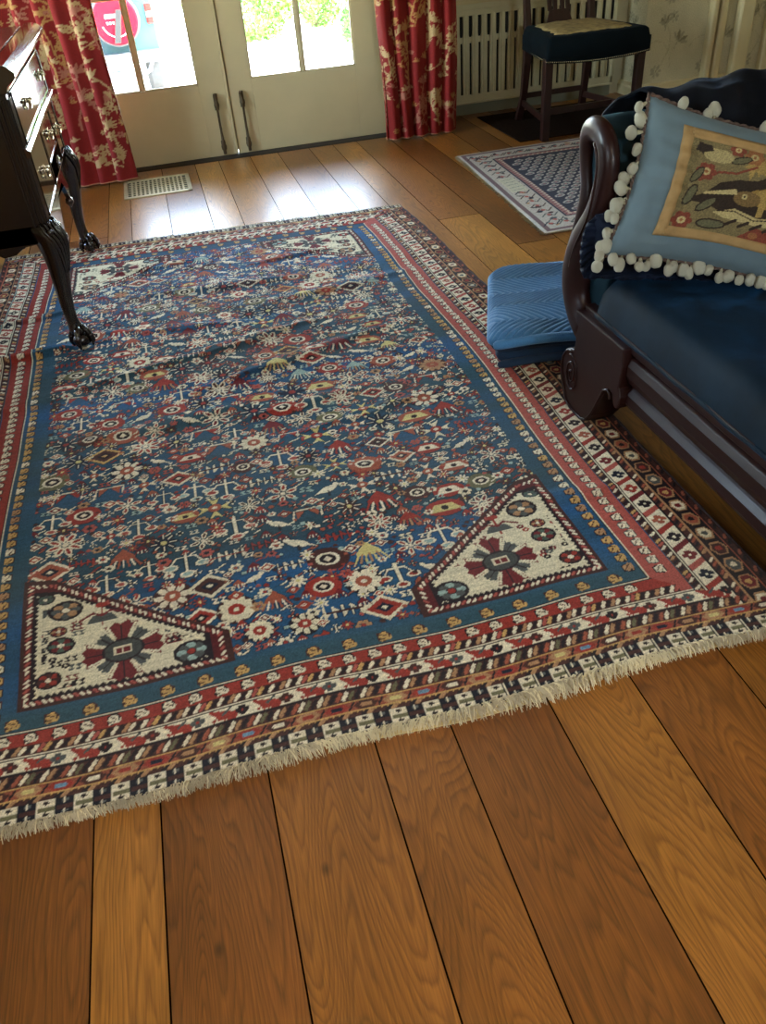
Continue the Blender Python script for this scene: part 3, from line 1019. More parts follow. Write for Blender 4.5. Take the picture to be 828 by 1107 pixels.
def big_rug():
    CELL = 0.003
    W, L = 1.91, 3.05
    c = Knots(W, L, CELL, K['blue'])
    cx = W / 2
    r = random.Random(21)
    # abrash: the ground changes blue in bands
    a1 = smooth_noise(c.ny, 60, 3); a2 = smooth_noise(c.ny, 18, 5)
    t = np.clip((a1 * .7 + a2 * .3 - .32) * 2.2, 0, 1)[:, None, None]
    t2 = smooth_noise2(c.ny, c.nx, 26, 160, 9)[..., None]
    base = K['teal'] * (1 - t) + K['bblue'] * t
    c.c[:] = base * (.85 + .42 * t2)
    ground = c.c.copy()
    # end 1 (near) and end 2 (far); white line rectangle
    x0, x1 = cx - .712, cx + .712
    y0, y1 = .205, L - .205
    fx0, fx1, fy0, fy1 = x0 + .075, x1 - .075, y0 + .06, y1 - .06
    sp = [(0, 0), (0, .375), (.06, .365), (.415, .085), (.415, 0)]
    corners = [(x0 + .078, y0 + .06, 1, 1), (x1 - .078, y0 + .06, -1, 1), (x0 + .078, y1 - .06, 1, -1), (x1 - .078, y1 - .06, -1, -1)]
    # ---- field
    field = [(fx0, fy0), (fx1, fy0), (fx1, fy1), (fx0, fy1)]
    fm = c.inside(field)
    for (a, b, sx, sy) in corners:
        fm &= ~c.inside([(a + p * sx, b + q * sy) for p, q in sp])
    c.clip = fm
    cols = ['cream', 'red', 'rust', 'yellow', 'rose', 'ivory', 'wine', 'tan', 'pale']
    pts = []
    def free(x, y, d):
        for (a, b, e) in pts:
            if abs(a - x) < d + e and abs(b - y) < d + e and math.hypot(a - x, b - y) < (d + e) * .92: return False
        return True
    big = [lambda x, y, s: c.rosette(x, y, s, r.choice(['cream', 'ivory', 'tan']), r.choice(['red', 'rust']), r.choice(['dark', 'brown', 'navy']), r.choice([8, 10, 12])),
           lambda x, y, s: c.comb(x, y, s, r.choice(['red', 'wine', 'rust', 'pale', 'yellow']), r.choice(['cream', 'tan'])),
           lambda x, y, s: c.star(x, y, s, r.choice(['dark', 'brown', 'navy']), 'cream', r.choice(['red', 'yellow'])),
           lambda x, y, s: c.diamond(x, y, s, r.choice(['cream', 'ivory', 'gold']), r.choice(['red', 'rust', 'brown']), r.choice(['dark', 'navy'])),
           lambda x, y, s: c.octo(x, y, s, r.choice(['rust', 'red', 'brown', 'olive']), 'dark', 'cream'),
           lambda x, y, s: c.cross(x, y, s, r.choice(['yellow', 'ivory', 'cream']), r.choice(['red', 'rust']), 'cream'),
           lambda x, y, s: c.leafy(x, y, s, 'cream', r.choice(['red', 'wine', 'brown']), r.choice([6, 8])),
           lambda x, y, s: c.lamp(x, y, s, 'cream', r.choice(['rose', 'red', 'pale'])),
           lambda x, y, s: c.flags(x, y, s, r.choice(['cream', 'ivory']), r.choice(['red', 'rust'])),
           lambda x, y, s: c.zig(x, y, s, r.choice(['cream', 'red', 'ivory']), r.choice(['brown', 'red'])),
           lambda x, y, s: c.arch(x, y, s, r.choice(['yellow', 'cream']), r.choice(['red', 'rust'])),
           lambda x, y, s: c.bird(x, y, s, 'cream', 'dark', r.choice([-1, 1]))]
    cellx, celly = .092, .094
    ny_, nx_ = int((fy1 - fy0) / celly), int((fx1 - fx0) / cellx)
    for j in range(ny_):
        for i in range(nx_):
            x = fx0 + (i + .5 + (.5 if j % 2 else 0) + r.uniform(-.16, .16)) * cellx
            y = fy0 + (j + .5 + r.uniform(-.16, .16)) * celly
            s = r.uniform(.030, .047)
            pts.append((x, y, s * .8))
            r.choice(big)(x, y, s)
    mid = [lambda x, y, s: c.floret(x, y, s, r.choice(['cream', 'ivory', 'rose', 'tan']), r.choice(['red', 'dark', 'rust'])),
           lambda x, y, s: c.diamond(x, y, s, r.choice(['cream', 'rust']), r.choice(['red', 'wine']), 'cream'),
           lambda x, y, s: c.star(x, y, s * 1.2, r.choice(['red', 'brown', 'cream']), r.choice(['cream', 'rust']), 'yellow'),
           lambda x, y, s: c.comb(x, y, s, r.choice(['red', 'rust', 'wine']), 'cream'),
           lambda x, y, s: c.figure_s(x, y, s * .85, r.choice(['cream', 'ivory', 'pale', 'rose']), r.choice([-1, 1])),
           lambda x, y, s: c.cross(x, y, s, r.choice(['rust', 'cream']), 'dark', 'cream')]
    grid = {}
    def near(x, y, d):
        gi, gj = int(x / .05), int(y / .05)
        for a in (-1, 0, 1):
            for b in (-1, 0, 1):
                for (px, py, e) in grid.get((gi + a, gj + b), ()):
                    if math.hypot(px - x, py - y) < (d + e) * .88: return True
        return False
    for q in pts: grid.setdefault((int(q[0] / .05), int(q[1] / .05)), []).append(q)
    for (tries, smin, smax, lib) in ((16000, .011, .019, mid), (15000, .005, .008, None)):
        for _ in range(tries):
            x, y, s = r.uniform(fx0, fx1), r.uniform(fy0, fy1), r.uniform(smin, smax)
            if near(x, y, s): continue
            grid.setdefault((int(x / .05), int(y / .05)), []).append((x, y, s))
            if lib: r.choice(lib)(x, y, s)
            elif r.random() < .5:
                c.ell(x, y, s * .9, s * .8, K[r.choice(['cream', 'red', 'rust', 'rose', 'pale', 'brown'])])
            else:
                c.line(x - s, y - s * .6, x + s, y + s * .6, .004, K[r.choice(['cream', 'red', 'rust', 'ivory'])])
    c.clip = None
    # dark drawn outlines round the motifs
    diff = np.abs(c.c - ground).max(-1) > 1e-5
    ring = np.zeros_like(diff)
    ring[1:] |= diff[:-1]; ring[:-1] |= diff[1:]; ring[:, 1:] |= diff[:, :-1]; ring[:, :-1] |= diff[:, 1:]
    ring &= ~diff & fm
    sel = smooth_noise2(c.ny, c.nx, 14, 14, 77)
    c.c[ring & (sel > .3)] *= .42
    # ---- spandrels
    for ci, (a, b, sx, sy) in enumerate(corners):
        P = [(a + p * sx, b + q * sy) for p, q in sp]
        ccx, ccy = a + .15 * sx, b + .12 * sy
        def shrink(f):
            return [(ccx + (p - ccx) * f[0], ccy + (q - ccy) * f[1]) for p, q in P]
        c.poly(shrink((1.06, 1.07)), K['brown'] * .9)
        c.poly(P, K['wine'] * .6)
        # barber dots along the edge
        for k in range(5):
            p, q = P[k], P[(k + 1) % 5]
            n = int(math.hypot(q[0] - p[0], q[1] - p[1]) / .0125)
            dx, dy = (q[0] - p[0]), (q[1] - p[1])
            ln = math.hypot(dx, dy); dx /= ln; dy /= ln
            nxv, nyv = (ccx - (p[0] + q[0]) / 2), (ccy - (p[1] + q[1]) / 2)
            sgn = 1 if (-dy * nxv + dx * nyv) > 0 else -1
            for i in range(n):
                tt = (i + .5) * ln / n
                u, v = p[0] + dx * tt - dy * sgn * .006, p[1] + dy * tt + dx * sgn * .006
                c.line(u - dx * .003 + dy * sgn * .003, v - dy * .003 - dx * sgn * .003, u + dx * .003 - dy * sgn * .003, v + dy * .003 + dx * sgn * .003, .0062, K['cream'] if i % 3 else K['rose'])
        S = shrink((.9, .885))
        c.poly(S, K['dark'])
        I = shrink((.86, .84))
        c.poly(I, K['ivory'])
        for k in range(5):
            p, q = I[k], I[(k + 1) % 5]
            ln = math.hypot(q[0] - p[0], q[1] - p[1])
            for i in range(int(ln / .014)):
                tt = (i + .5) * .014 / ln
                c.dia(p[0] + (q[0] - p[0]) * tt, p[1] + (q[1] - p[1]) * tt, .006, .006, K['dark'])
        def Q(u, v): return (a + u * sx, b + v * sy)
        def fan(u, v, ang, s, col, wd=.15):
            x, y = Q(u, v)
            ca, sa = math.cos(ang) * sx, math.sin(ang) * sy
            px, py = -sa, ca
            pts5 = [(x, y)]
            for k in range(-3, 4):
                rr = s * (1 if k % 2 else .9)
                pts5.append((x + ca * rr * math.cos(k * wd) + px * rr * math.sin(k * wd), y + sa * rr * math.cos(k * wd) + py * rr * math.sin(k * wd)))
            c.poly(pts5, K[col])
            c.line(x + ca * s * .3, y + sa * s * .3, x + ca * s * .85, y + sa * s * .85, .004, K['dark'])
        mu, mv = .205, .105
        for k in range(4): fan(mu, mv, PI / 2 * k, .088, 'wine')
        for k in range(4): fan(mu, mv, PI / 4 + PI / 2 * k, .072, 'grey', .085)
        for k in range(8):
            x, y = Q(mu, mv); t_ = PI / 8 + k * PI / 4
            c.line(x + math.cos(t_) * .04, y + math.sin(t_) * .04, x + math.cos(t_) * .078, y + math.sin(t_) * .078, .006, K['ivory'])
        x, y = Q(mu, mv)
        c.ell(x, y, .045, .034, K['dark']); c.ell(x, y, .040, .029, K['grey'] * .7); c.rect(x - .02, x + .02, y - .012, y + .012, K['ivory']); c.rect(x - .015, x + .015, y - .007, y + .007, K['wine'])
        c.line(x, y - .01, x, y + .01, .004, K['ivory'])
        for (u, v, s, k1, k2) in ((.345, .05, .036, 'grey', 'pale'), (.075, .155, .028, 'wine', 'green'), (.085, .265, .036, 'tan', 'grey'), (.04, .315, .02, 'green', 'grey'), (.05, .06, .026, 'red', 'brown'), (.07, .20, .018, 'wine', 'tan')):
            x, y = Q(u, v)
            c.ell(x, y, s * 1.08, s * .9, K['dark'])
            for k in range(8):
                t_ = k * PI / 4
                c.ell(x + math.cos(t_) * s * .6, y + math.sin(t_) * s * .5, s * .3, s * .24, K[k1] if k % 2 else K[k2])
            c.ell(x, y, s * .25, s * .22, K['cream'] if k1 != 'grey' else K['red'])
        # tree above the medallion
        x, y = Q(.165, .225)
        c.line(x, y - .03, x, y + .035, .006, K['red']); c.poly([(x - .035, y - .02), (x - .02, y + .005), (x + .02, y + .005), (x + .035, y - .02)], K['grey'])
        c.path([(x - .05, y - .005), (x - .02, y + .012), (x, y), (x + .02, y + .012), (x + .05, y - .005)], .006, K['wine']); c.ell(x, y + .035, .014, .009, K['red'])
        IN = c.inside(shrink((.76, .74)))
        c.clip = IN
        for _ in range(520):
            u, v = r.uniform(.01, .4), r.uniform(.01, .36)
            if abs(u - mu) < .095 and abs(v - mv) < .085: continue
            if any(math.hypot(u - e[0], v - e[1]) < e[2] + .013 for e in ((.345, .05, .036), (.075, .155, .028), (.085, .265, .036), (.04, .315, .02), (.05, .06, .026), (.165, .225, .04), (.07, .2, .018))): continue
            x, y = Q(u, v)
            if c.c[min(c.ny - 1, int(y / CELL)), min(c.nx - 1, int(x / CELL)), 0] < .5: continue
            if r.random() < .55: c.figure_s(x - .005, y, .013, r.choice(['dark', 'wine', 'grey', 'dark']), r.choice([1]))
            else:
                c.ell(x, y, .009, .007, K[r.choice(['wine', 'dark', 'grey', 'red'])]); c.ell(x, y, .003, .003, K['ivory'])
        c.clip = None
    # ---- borders: sides full, ends drawn over them with mitred corners near the kilim
    def barber_x(ya, yb, step, palette, xa=0., xb=W, slant=1):
        n = int((xb - xa) / step)
        w_ = yb - ya
        for i in range(n + 1):
            x = xa + i * step
            if i == 0: c.rect(xa, xb, ya, yb, K['brown'])
            c.line(x, ya + w_ * .22, x + step * .75, yb - w_ * .22, .0078, K[palette[i % len(palette)]])
    def barber_y(xa, xb, step, palette, ya=0., yb=L, slant=1):
        n = int((yb - ya) / step)
        w_ = xb - xa
        for i in range(n + 1):
            y = ya + i * step
            if i == 0: c.rect(xa, xb, ya, yb, K['brown'])
            c.line(xa + w_ * .25, y + (0 if slant > 0 else step * .6), xb - w_ * .25, y + (step * .6 if slant > 0 else 0), .0068, K[palette[i % len(palette)]])
    PB = ['dark', 'tan', 'cream', 'dark', 'cream', 'rose', 'gold', 'dark', 'cream']
    for sd in (-1, 1):
        def X(o): return cx + sd * (.712 + o)
        def R(o0, o1, ya, yb, col): c.rect(min(X(o0), X(o1)), max(X(o0), X(o1)), ya, yb, col)
        def BY(o0, o1, step, pal): barber_y(min(X(o0), X(o1)), max(X(o0), X(o1)), step, pal, slant=sd)
        R(.003, .072, 0, L, K['rose'] if sd > 0 else K['red'] * .85)
        BY(.074, .094, .013, PB)
        R(.094, .102, 0, L, K['dark']); R(.0965, .0995, 0, L, K['cream'])
        R(.102, .148, 0, L, K['cream'])
        R(.146, .152, 0, L, K['dark']); R(.1485, .1505, 0, L, K['pale'])
        BY(.152, .169, .0145, ['rust', 'dark', 'rust', 'cream', 'brown', 'tan'])
        R(.169, .174, 0, L, K['tan'])
        R(.174, .219, 0, L, K['dark'] * .9)
        R(.218, .223, 0, L, K['rust'])
        R(.223, .245, 0, L, K['brown'] * .7)
        BY(.228, .238, .02, ['brown', 'dark', 'rust'])
        y = .05; k = 0
        while y < L:      # white band: slanted red bars and dark flowers
            xm = X(.125)
            col = ['dark', 'red', 'navy', 'wine', 'dark', 'rust'][k % 6]
            c.poly([(X(.103), y + .012), (X(.103), y + .03), (X(.147), y + .052), (X(.147), y + .036)], K[['wine', 'red', 'rose'][k % 3]])
            for dx, dy in ((-.010, .0), (.010, .002), (0, .010), (0, -.009)): c.ell(xm + dx, y + dy - .004, .009, .007, K[col])
            c.ell(xm, y - .004, .004, .004, K['cream'])
            y += .068; k += 1
        y = .02; k = 0
        while y < L:      # hexagon band
            xm = X(.197)
            c.poly([(xm - .021, y), (xm - .011, y + .023), (xm + .011, y + .023), (xm + .021, y), (xm + .011, y - .023), (xm - .011, y - .023)], K['tan'])
            c.poly([(xm - .016, y), (xm - .009, y + .018), (xm + .009, y + .018), (xm + .016, y), (xm + .009, y - .018), (xm - .009, y - .018)], K[['rust', 'cream', 'wine', 'grey', 'brown', 'ivory'][k % 6]])
            c.ell(xm, y, .008, .008, K[['dark', 'wine', 'gold', 'cream', 'red', 'grey'][k % 6]])
            y += .058; k += 1
        y = y0 + .02
        while y < y1 - .015:
            c.tulip(X(.036), y, .0165, sd, 0.001, 'cream', 'dark' if r.random() < .5 else 'grey')
            y += .0335
        R(-.003, .004, y0, y1, K['dark']); R(-.001, .0025, y0, y1, K['cream'])
        y = y0 + .045
        while y < y1 - .03:
            c.tulip(X(-.026), y, .0165, sd, 0.001, r.choice(['gold', 'gold', 'tan', 'cream']), 'dark' if r.random() < .6 else 'brown')
            y += .0335
    for sd in (-1, 1):
        def Y(o): return (y0 - o) if sd < 0 else (y1 + o)
        def inset(o):     # how far the end bands reach sideways
            return cx - .712 - o * 1.15, cx + .712 + o * 1.15
        def RB(o0, o1, col):
            w_ = inset(o1); c.poly([(inset(o0)[0], Y(o0)), (inset(o0)[1], Y(o0)), (inset(o1)[1], Y(o1)), (inset(o1)[0], Y(o1))], col)
        RB(.003, .034, K['red'])
        e = inset(.04)
        barber_x(min(Y(.036), Y(.058)), max(Y(.036), Y(.058)), .0115, PB, e[0], e[1])
        RB(.058, .0645, K['dark'])
        RB(.0605, .0625, K['cream'])
        RB(.0645, .096, K['cream'])
        e = inset(.08)
        x = e[0]; k = 0
        while x < e[1]:
            ym = Y(.080)
            c.poly([(x, Y(.068)), (x + .008, Y(.066)), (x + .062, Y(.080)), (x + .054, Y(.095)), (x + .02, Y(.093)), (x + .012, Y(.078))], K['red'])
            for q in range(4): c.dia(x + .012 + q * .01, Y(.090), .005, .005, K['red'])
            for dx, dy in ((-.008, 0), (.008, 0), (0, .007), (0, -.007)): c.ell(x + .068 + dx, ym + dy, .007, .006, K[['dark', 'brown', 'grey'][k % 3]])
            c.ell(x + .068, ym, .003, .003, K['red'])
            c.line(x + .045, Y(.068), x + .03, Y(.08), .005, K['grey'])
            x += .088; k += 1
        RB(.096, .101, K['dark'])
        e = (0, W)
        barber_x(min(Y(.101), Y(.127)), max(Y(.101), Y(.127)), .0125, ['cream', 'tan', 'dark', 'rust', 'cream', 'olive', 'dark'], cx - .85, cx + .85)
        c.rect(cx - .9, cx + .9, min(Y(.127), Y(.131)), max(Y(.127), Y(.131)), K['gold'])
        c.rect(cx - .92, cx + .92, min(Y(.131), Y(.153)), max(Y(.131), Y(.153)), K['rust'] * .8)
        x = cx - .9; k = 0
        while x < cx + .9:
            ym = Y(.142)
            col = ['sky', 'cream', 'red', 'navy', 'tan', 'yellow'][k % 6]
            c.poly([(x - .026, ym), (x - .012, ym + .01), (x + .014, ym + .01), (x + .026, ym), (x + .012, ym - .01), (x - .014, ym - .01)], K[['red', 'brown', 'tan'][k % 3]])
            c.ell(x, ym, .012, .0055, K[col])
            c.line(x + .024, ym - .008, x + .034, ym + .008, .004, K['dark'])
            x += .058; k += 1
        c.rect(cx - .94, cx + .94, min(Y(.153), Y(.157)), max(Y(.153), Y(.157)), K['gold'])
        barber_x(min(Y(.157), Y(.166)), max(Y(.157), Y(.166)), .012, ['brown', 'dark', 'tan', 'brown'], 0, W)
        ya, yb = sorted((Y(.166), Y(.205)))
        c.rect(0, W, ya, yb, K['navy'] * .6)
        x = 0.0; k = 0
        while x < W:
            if k % 2:
                c.rect(x + .002, x + .030, ya + .002, yb - .002, K['cream'])
                c.rect(x + .002, x + .030, ya + .014, ya + .024, K['olive'] * 1.1)
                for q in (.008, .031): c.dia(x + .016, ya + q, .007, .005, K['dark'])
            else:
                c.rect(x + .002, x + .032, ya + .014, ya + .024, K['brown'])
                for q in (.008, .031):
                    c.line(x + .011, ya + q, x + .021, ya + q + .001, .004, K['grey'] * 1.6); c.line(x + .016, ya + q - .003, x + .016, ya + q + .004, .003, K['cream'])
                c.rect(x, x + .0025, ya, yb, K['cream']); c.rect(x + .032, x + .0345, ya, yb, K['cream'])
            x += .033; k += 1
        x = x0 + .045
        while x < x1 - .03:
            c.tulip(x, Y(.018), .0155, 0.25, 1.0 * (-1 if sd < 0 else 1), 'cream', 'dark')
            x += .053
        RB(-.003, .0045, K['dark']); c.rect(x0, x1, min(Y(-.001), Y(.002)), max(Y(-.001), Y(.002)), K['cream'])
        x = x0 + .06
        while x < x1 - .04:
            c.tulip(x, Y(-.022), .017, 0.25, 1.0 * (-1 if sd < 0 else 1), 'gold', 'brown')
            x += .076
    # knot and wear variation
    kn = RNG.random((c.ny, c.nx, 1)).astype(np.float32)
    rowv = smooth_noise(c.ny, 1.0, 8)[:, None, None]
    wear = smooth_noise2(c.ny, c.nx, 70, 90, 14)[..., None]
    c.c *= (.78 + .42 * kn) * (.9 + .2 * rowv)
    c.c = c.c * (1 - .10 * wear) + .10 * wear * np.array(lin((150, 145, 135)))
    return c, W, L

rc, RW, RL = big_rug()
def rug_xy(u, v):
    """pattern coordinates -> floor; the old rug is a slightly skewed, bowed rectangle"""
    s = v / RL
    uc = u - RW / 2
    x = .107 - .004 * s + uc * (.986 + .035 * np.sin(PI * np.clip(s, 0, 1)) ** 1.2) + .006 * np.sin(v * 5 + 1.0)
    near = .932 + .006 * np.sin(u * 9.0) - .010 * (uc / .95 - .9).clip(0) + .0 * uc
    far = 3.998 - .064 * uc
    y = near + (far - near) * s
    return x, y
creases = [  # x0, y0, x1, y1, height, sigma
    (-.95, 2.86, -.30, 2.92, .013, .020), (-.6, 3.02, .2, 2.86, .006, .03), (-.45, 2.56, .5, 2.80, .007, .028), (-.2, 2.36, .75, 2.66, .006, .03),
    (.0, 2.15, .45, 2.22, .005, .025), (.2, 3.0, .95, 3.1, .006, .035), (-.35, 3.3, .5, 3.22, .005, .03), (-.9, 3.2, -.4, 3.28, .007, .02),
    (.1, 2.0, .7, 2.12, .004, .02), (-.5, 2.2, .1, 2.25, .005, .03), (-.9, 2.45, -.3, 2.6, .004, .03), (.5, 2.45, 1.05, 2.35, .004, .02), (-.1, 1.75, .5, 1.80, .003, .02),
    (.82, 2.62, .93, 2.58, .006, .012), (.85, 1.9, .98, 1.86, .004, .012), (.2, 3.45, .6, 3.5, .004, .02), (-.4, 3.6, .1, 3.62, .005, .02), (.6, 1.5, 1.0, 1.46, .003, .02)]
def rug_height(x, y):
    h = np.full(x.shape, .0105)
    for (xa, ya, xb, yb, a, s) in creases:
        dx, dy = xb - xa, yb - ya
        L2 = dx * dx + dy * dy
        t = ((x - xa) * dx + (y - ya) * dy) / L2
        d = np.abs((x - xa) * dy - (y - ya) * dx) / math.sqrt(L2)
        d2 = d + .01 * np.sin(t * 9)
        fade = np.clip(t / .2, 0, 1) * np.clip((1 - t) / .2, 0, 1)
        h += 1.7 * a * fade * np.exp(-(d2 / s) ** 2)
    h += .0016 * np.sin(y * 23 + 2.0 * np.sin(x * 3.1)) * np.clip((y - 1.5), 0, 1) + .0008 * np.sin(x * 31 + y * 17)
    return h
us = np.arange(0, RW + .001, .003)
vs = np.concatenate([np.arange(0, 1.25, .003), np.arange(1.25, 2.1, .0042), np.arange(2.1, RL, .0058)])
vs[-1] = RL
U, V = np.meshgrid(us, vs)
X, Y = rug_xy(U, V)
Z = rug_height(X, Y)
# flatten under the feet of the chest, the sofa and the quilt
def flat_at(Z, X, Y, x, y, rad):
    w = np.exp(-(((X - x) ** 2 + (Y - y) ** 2) / rad ** 2) ** 2)
    return Z * (1 - w) + .0105 * w
for q in ((-.433, 2.9, .07), (-.433, 3.97, .07), (.98, 1.78, .14), (.95, 2.4, .3)): Z = flat_at(Z, X, Y, *q)
Z = Z + .0009 * (rc.sample(us, vs).mean(-1) > .12)
pos = np.stack([X, Y, Z], -1)
pos, cc = skirt(pos, rc.sample(us, vs), .0012)
rug = thing('persian_rug', 'large worn blue Persian rug with cream corner panels and white fringe', 'rug', (.107, .93, 0))
finish('pile', grid_mesh('pile', pos, cc), M_RUG, rug)
# fringe: knotted warp ends along the near edge, and a short one at the far edge
def fringe(edge_v, sign, n, lmin, lmax, seed, name):
    r = random.Random(seed)
    mbs = [MB(), MB()]
    for k in range(n):
        u = RW * (k + r.random()) / n
        x, y = rug_xy(np.array(u), np.array(edge_v))
        x, y = float(x), float(y)
        lush = .5 + .5 * math.sin(u * 7.3 + 1.1) * math.sin(u * 3.1 + .4)
        L_ = r.uniform(lmin, lmax) * (.75 + .7 * lush)
        a = (r.gauss(.0, .45) + .5 * math.sin(u * 16)) * (1 if sign < 0 else -1)
        dx, dy = math.sin(a), sign * math.cos(a)
        w0 = r.uniform(.0009, .0017)
        z0 = r.uniform(.004, .011)
        lift = r.uniform(.001, .007) * (1 + lush)
        cur = r.uniform(-.35, .35)
        P = []
        for q in range(4):
            s_ = q / 3
            P.append((x + dx * L_ * s_ - dy * cur * L_ * s_ * s_ , y - sign * .004 + dy * L_ * s_ + dx * cur * L_ * s_ * s_, z0 * (1 - s_) + .0016 + lift * math.sin(PI * s_) ))
        bright = .12 + .75 * (math.exp(-((u - 1.02) / .16) ** 2) + math.exp(-((u - 1.52) / .14) ** 2))
        mbs[1 if r.random() < bright else 0].tube(P, [w0 * 1.2, w0, w0, w0 * .5], 3)
    tag(mbs[0].build(name, M_FRINGE, rug), kind='stuff')
    return tag(mbs[1].build(name, M_FRINGE2, rug), kind='stuff')
M_FRINGE2 = mat('wool_fringe_bleached', (214, 202, 162), .95, noise=.2, nscale=14)
fringe(0.0, -1, 2500, .014, .028, 3, 'fringe')
fringe(RL, 1, 500, .008, .02, 4, 'fringe')
# braided selvedge cords at the long sides
for uu in (0.0, RW):
    ptsv = np.linspace(0.01, RL - .01, 90)
    P = []
    for v in ptsv:
        x, y = rug_xy(np.array(uu), np.array(v))
        P.append((float(x), float(y), .0065))
    MB().tube(P, [.0055 + .0012 * math.sin(i * 1.7) for i in range(len(P))], 6).build('selvedge', mat('selvedge_wool', (60, 42, 38), .95, noise=.5, nscale=90), rug, smooth=True)
# felt pad that peeps out under the near edge
mb = MB()
pe = []
for k in range(40):
    u = .98 + k * (.80 / 39)
    x, y = rug_xy(np.array(u), np.array(0.0))
    pe.append((float(x), float(y) - .010 - .014 * math.exp(-((u - 1.2) / .17) ** 2) - .004 * math.sin(u * 9)))
mb.prism(pe + [(pe[-1][0], 1.3), (pe[0][0], 1.3)], lambda a, b: (a, b, .0004), lambda a, b: (a, b, .0038))
tag(mb.build('rug_pad', M_PAD), 'cream felt pad peeping out from under the near edge of the blue rug', 'rug pad')

# ------------------------------------------------------------------ small runner rug with boteh field
def small_rug():
    W, L = 1.62, 1.42       # u along x, v along y
    c = Knots(W, L, .005, K['cream'])
    r = random.Random(8)
    mauve = lin((112, 84, 82)); pk = lin((156, 112, 104)); wht = lin((196, 188, 170)); nv = lin((34, 36, 52))
    def ringr(o0, o1, col):
        for q in ((o0, o1, o0, L - o0), (W - o1, W - o0, o0, L - o0), (o0, W - o0, o0, o1), (o0, W - o0, L - o1, L - o0)): c.rect(*q, col)
    ringr(0, .02, wht); ringr(.018, .045, mauve); ringr(.045, .17, lin((186, 176, 158))); ringr(.168, .176, nv); ringr(.176, .215, pk); ringr(.215, .222, nv)
    c.rect(.222, W - .222, .222, L - .222, nv)
    def bmot(x, y):
        for _ in range(2):
            a = r.uniform(0, 3)
            c.ell(x + r.uniform(-.03, .03), y + r.uniform(-.03, .03), r.uniform(.012, .026), r.uniform(.007, .014), K[r.choice(['grey', 'tan', 'navy', 'brown', 'grey'])], rot=a)
        c.path([(x - .04, y - .02), (x - .01, y + .02), (x + .02, y - .02), (x + .05, y + .02)], .007, K[r.choice(['brown', 'navy', 'grey'])])
        c.ell(x, y, .012, .012, K['rose'])
    k = .07
    while k < W - .05:
        for v in (.107, L - .107): bmot(k, v)
        k += .075
    k = .15
    while k < L - .1:
        for u in (.107, W - .107): bmot(u, k)
        k += .075
    c.rect(.062, .155, .62, .86, lin((198, 192, 160)))
    for q in range(5): c.line(.075, .645 + q * .045, .14, .655 + q * .045, .006, K['pale'] * .6)
    for o in (.185, .205):
        k = .2
        while k < L - .2:
            for u in (o, W - o): c.dia(u, k, .006, .006, K['wine'] if o < .19 else K['cream'])
            k += .03
        k = .2
        while k < W - .2:
            for v in (o, L - o): c.dia(k, v, .006, .006, K['wine'] if o < .19 else K['cream'])
            k += .03
    j = 0; v = .255
    while v < L - .24:
        u = .26 + (.033 if j % 2 else 0)
        while u < W - .25:
            c.ell(u, v, .029, .019, lin((172, 166, 154)), rot=.3)
            c.ell(u, v - .001, .020, .010, lin((74, 74, 84)), rot=.3)
            c.path([(u + .018, v + .008), (u + .010, v + .024), (u, v + .022)], .007, lin((168, 164, 150)))
            c.ell(u, v, .007, .005, lin((176, 120, 110)))
            u += .066
        v += .052; j += 1
    c.c *= (.85 + .3 * RNG.random((c.ny, c.nx, 1)))
    return c, W, L
sc_, SW, SL = small_rug()
us = np.arange(0, SW, .005); vs = np.arange(0, SL, .005)
U, V = np.meshgrid(us, vs)
edge = .004 * np.sin(V * 60)
X = 1.51 + U + .077 * V / SL * (1 - U / SW)
Y = 3.25 + V * (1.40 / SL) + .045 * (U / SW) * (1 - V / SL) * 0 + .02 * U / SW
Zs = .007 + .001 * np.sin(U * 7 + V * 9)
pos, cc = skirt(np.stack([X, Y, Zs], -1), sc_.sample(us, vs), .0012)
srug = thing('small_rug', 'small faded rug with dark paisley field between sofa arm and chair', 'rug', (2.3, 3.95, 0))
finish('pile', grid_mesh('pile', pos, cc), M_RUG2, srug)
mb = MB(); r = random.Random(2)
for k in range(230):
    v = SL * k / 230
    x = 1.51 + .077 * v / SL; y = 3.25 + v * 1.40 / SL
    mb.tube([(x + .004, y, .006), (x - r.uniform(.008, .022), y + r.uniform(-.008, .008), .003)], [.0022, .0014], 3)
tag(mb.build('fringe', M_FRINGE, srug), kind='stuff')
tag(MB().box(2.02, 2.95, 4.76, 5.5, .0003, .006).build('dark_floor_sheet', mat('dark_sheet', (34, 22, 14), 1.0, spec=.05, noise=.3, nscale=80, bump=.6, bscale=160), bevel=.002), 'thin flat dark sheet on the boards under the navy-seated chair', 'mat')  # thin dark brown sheet over the boards below the chair
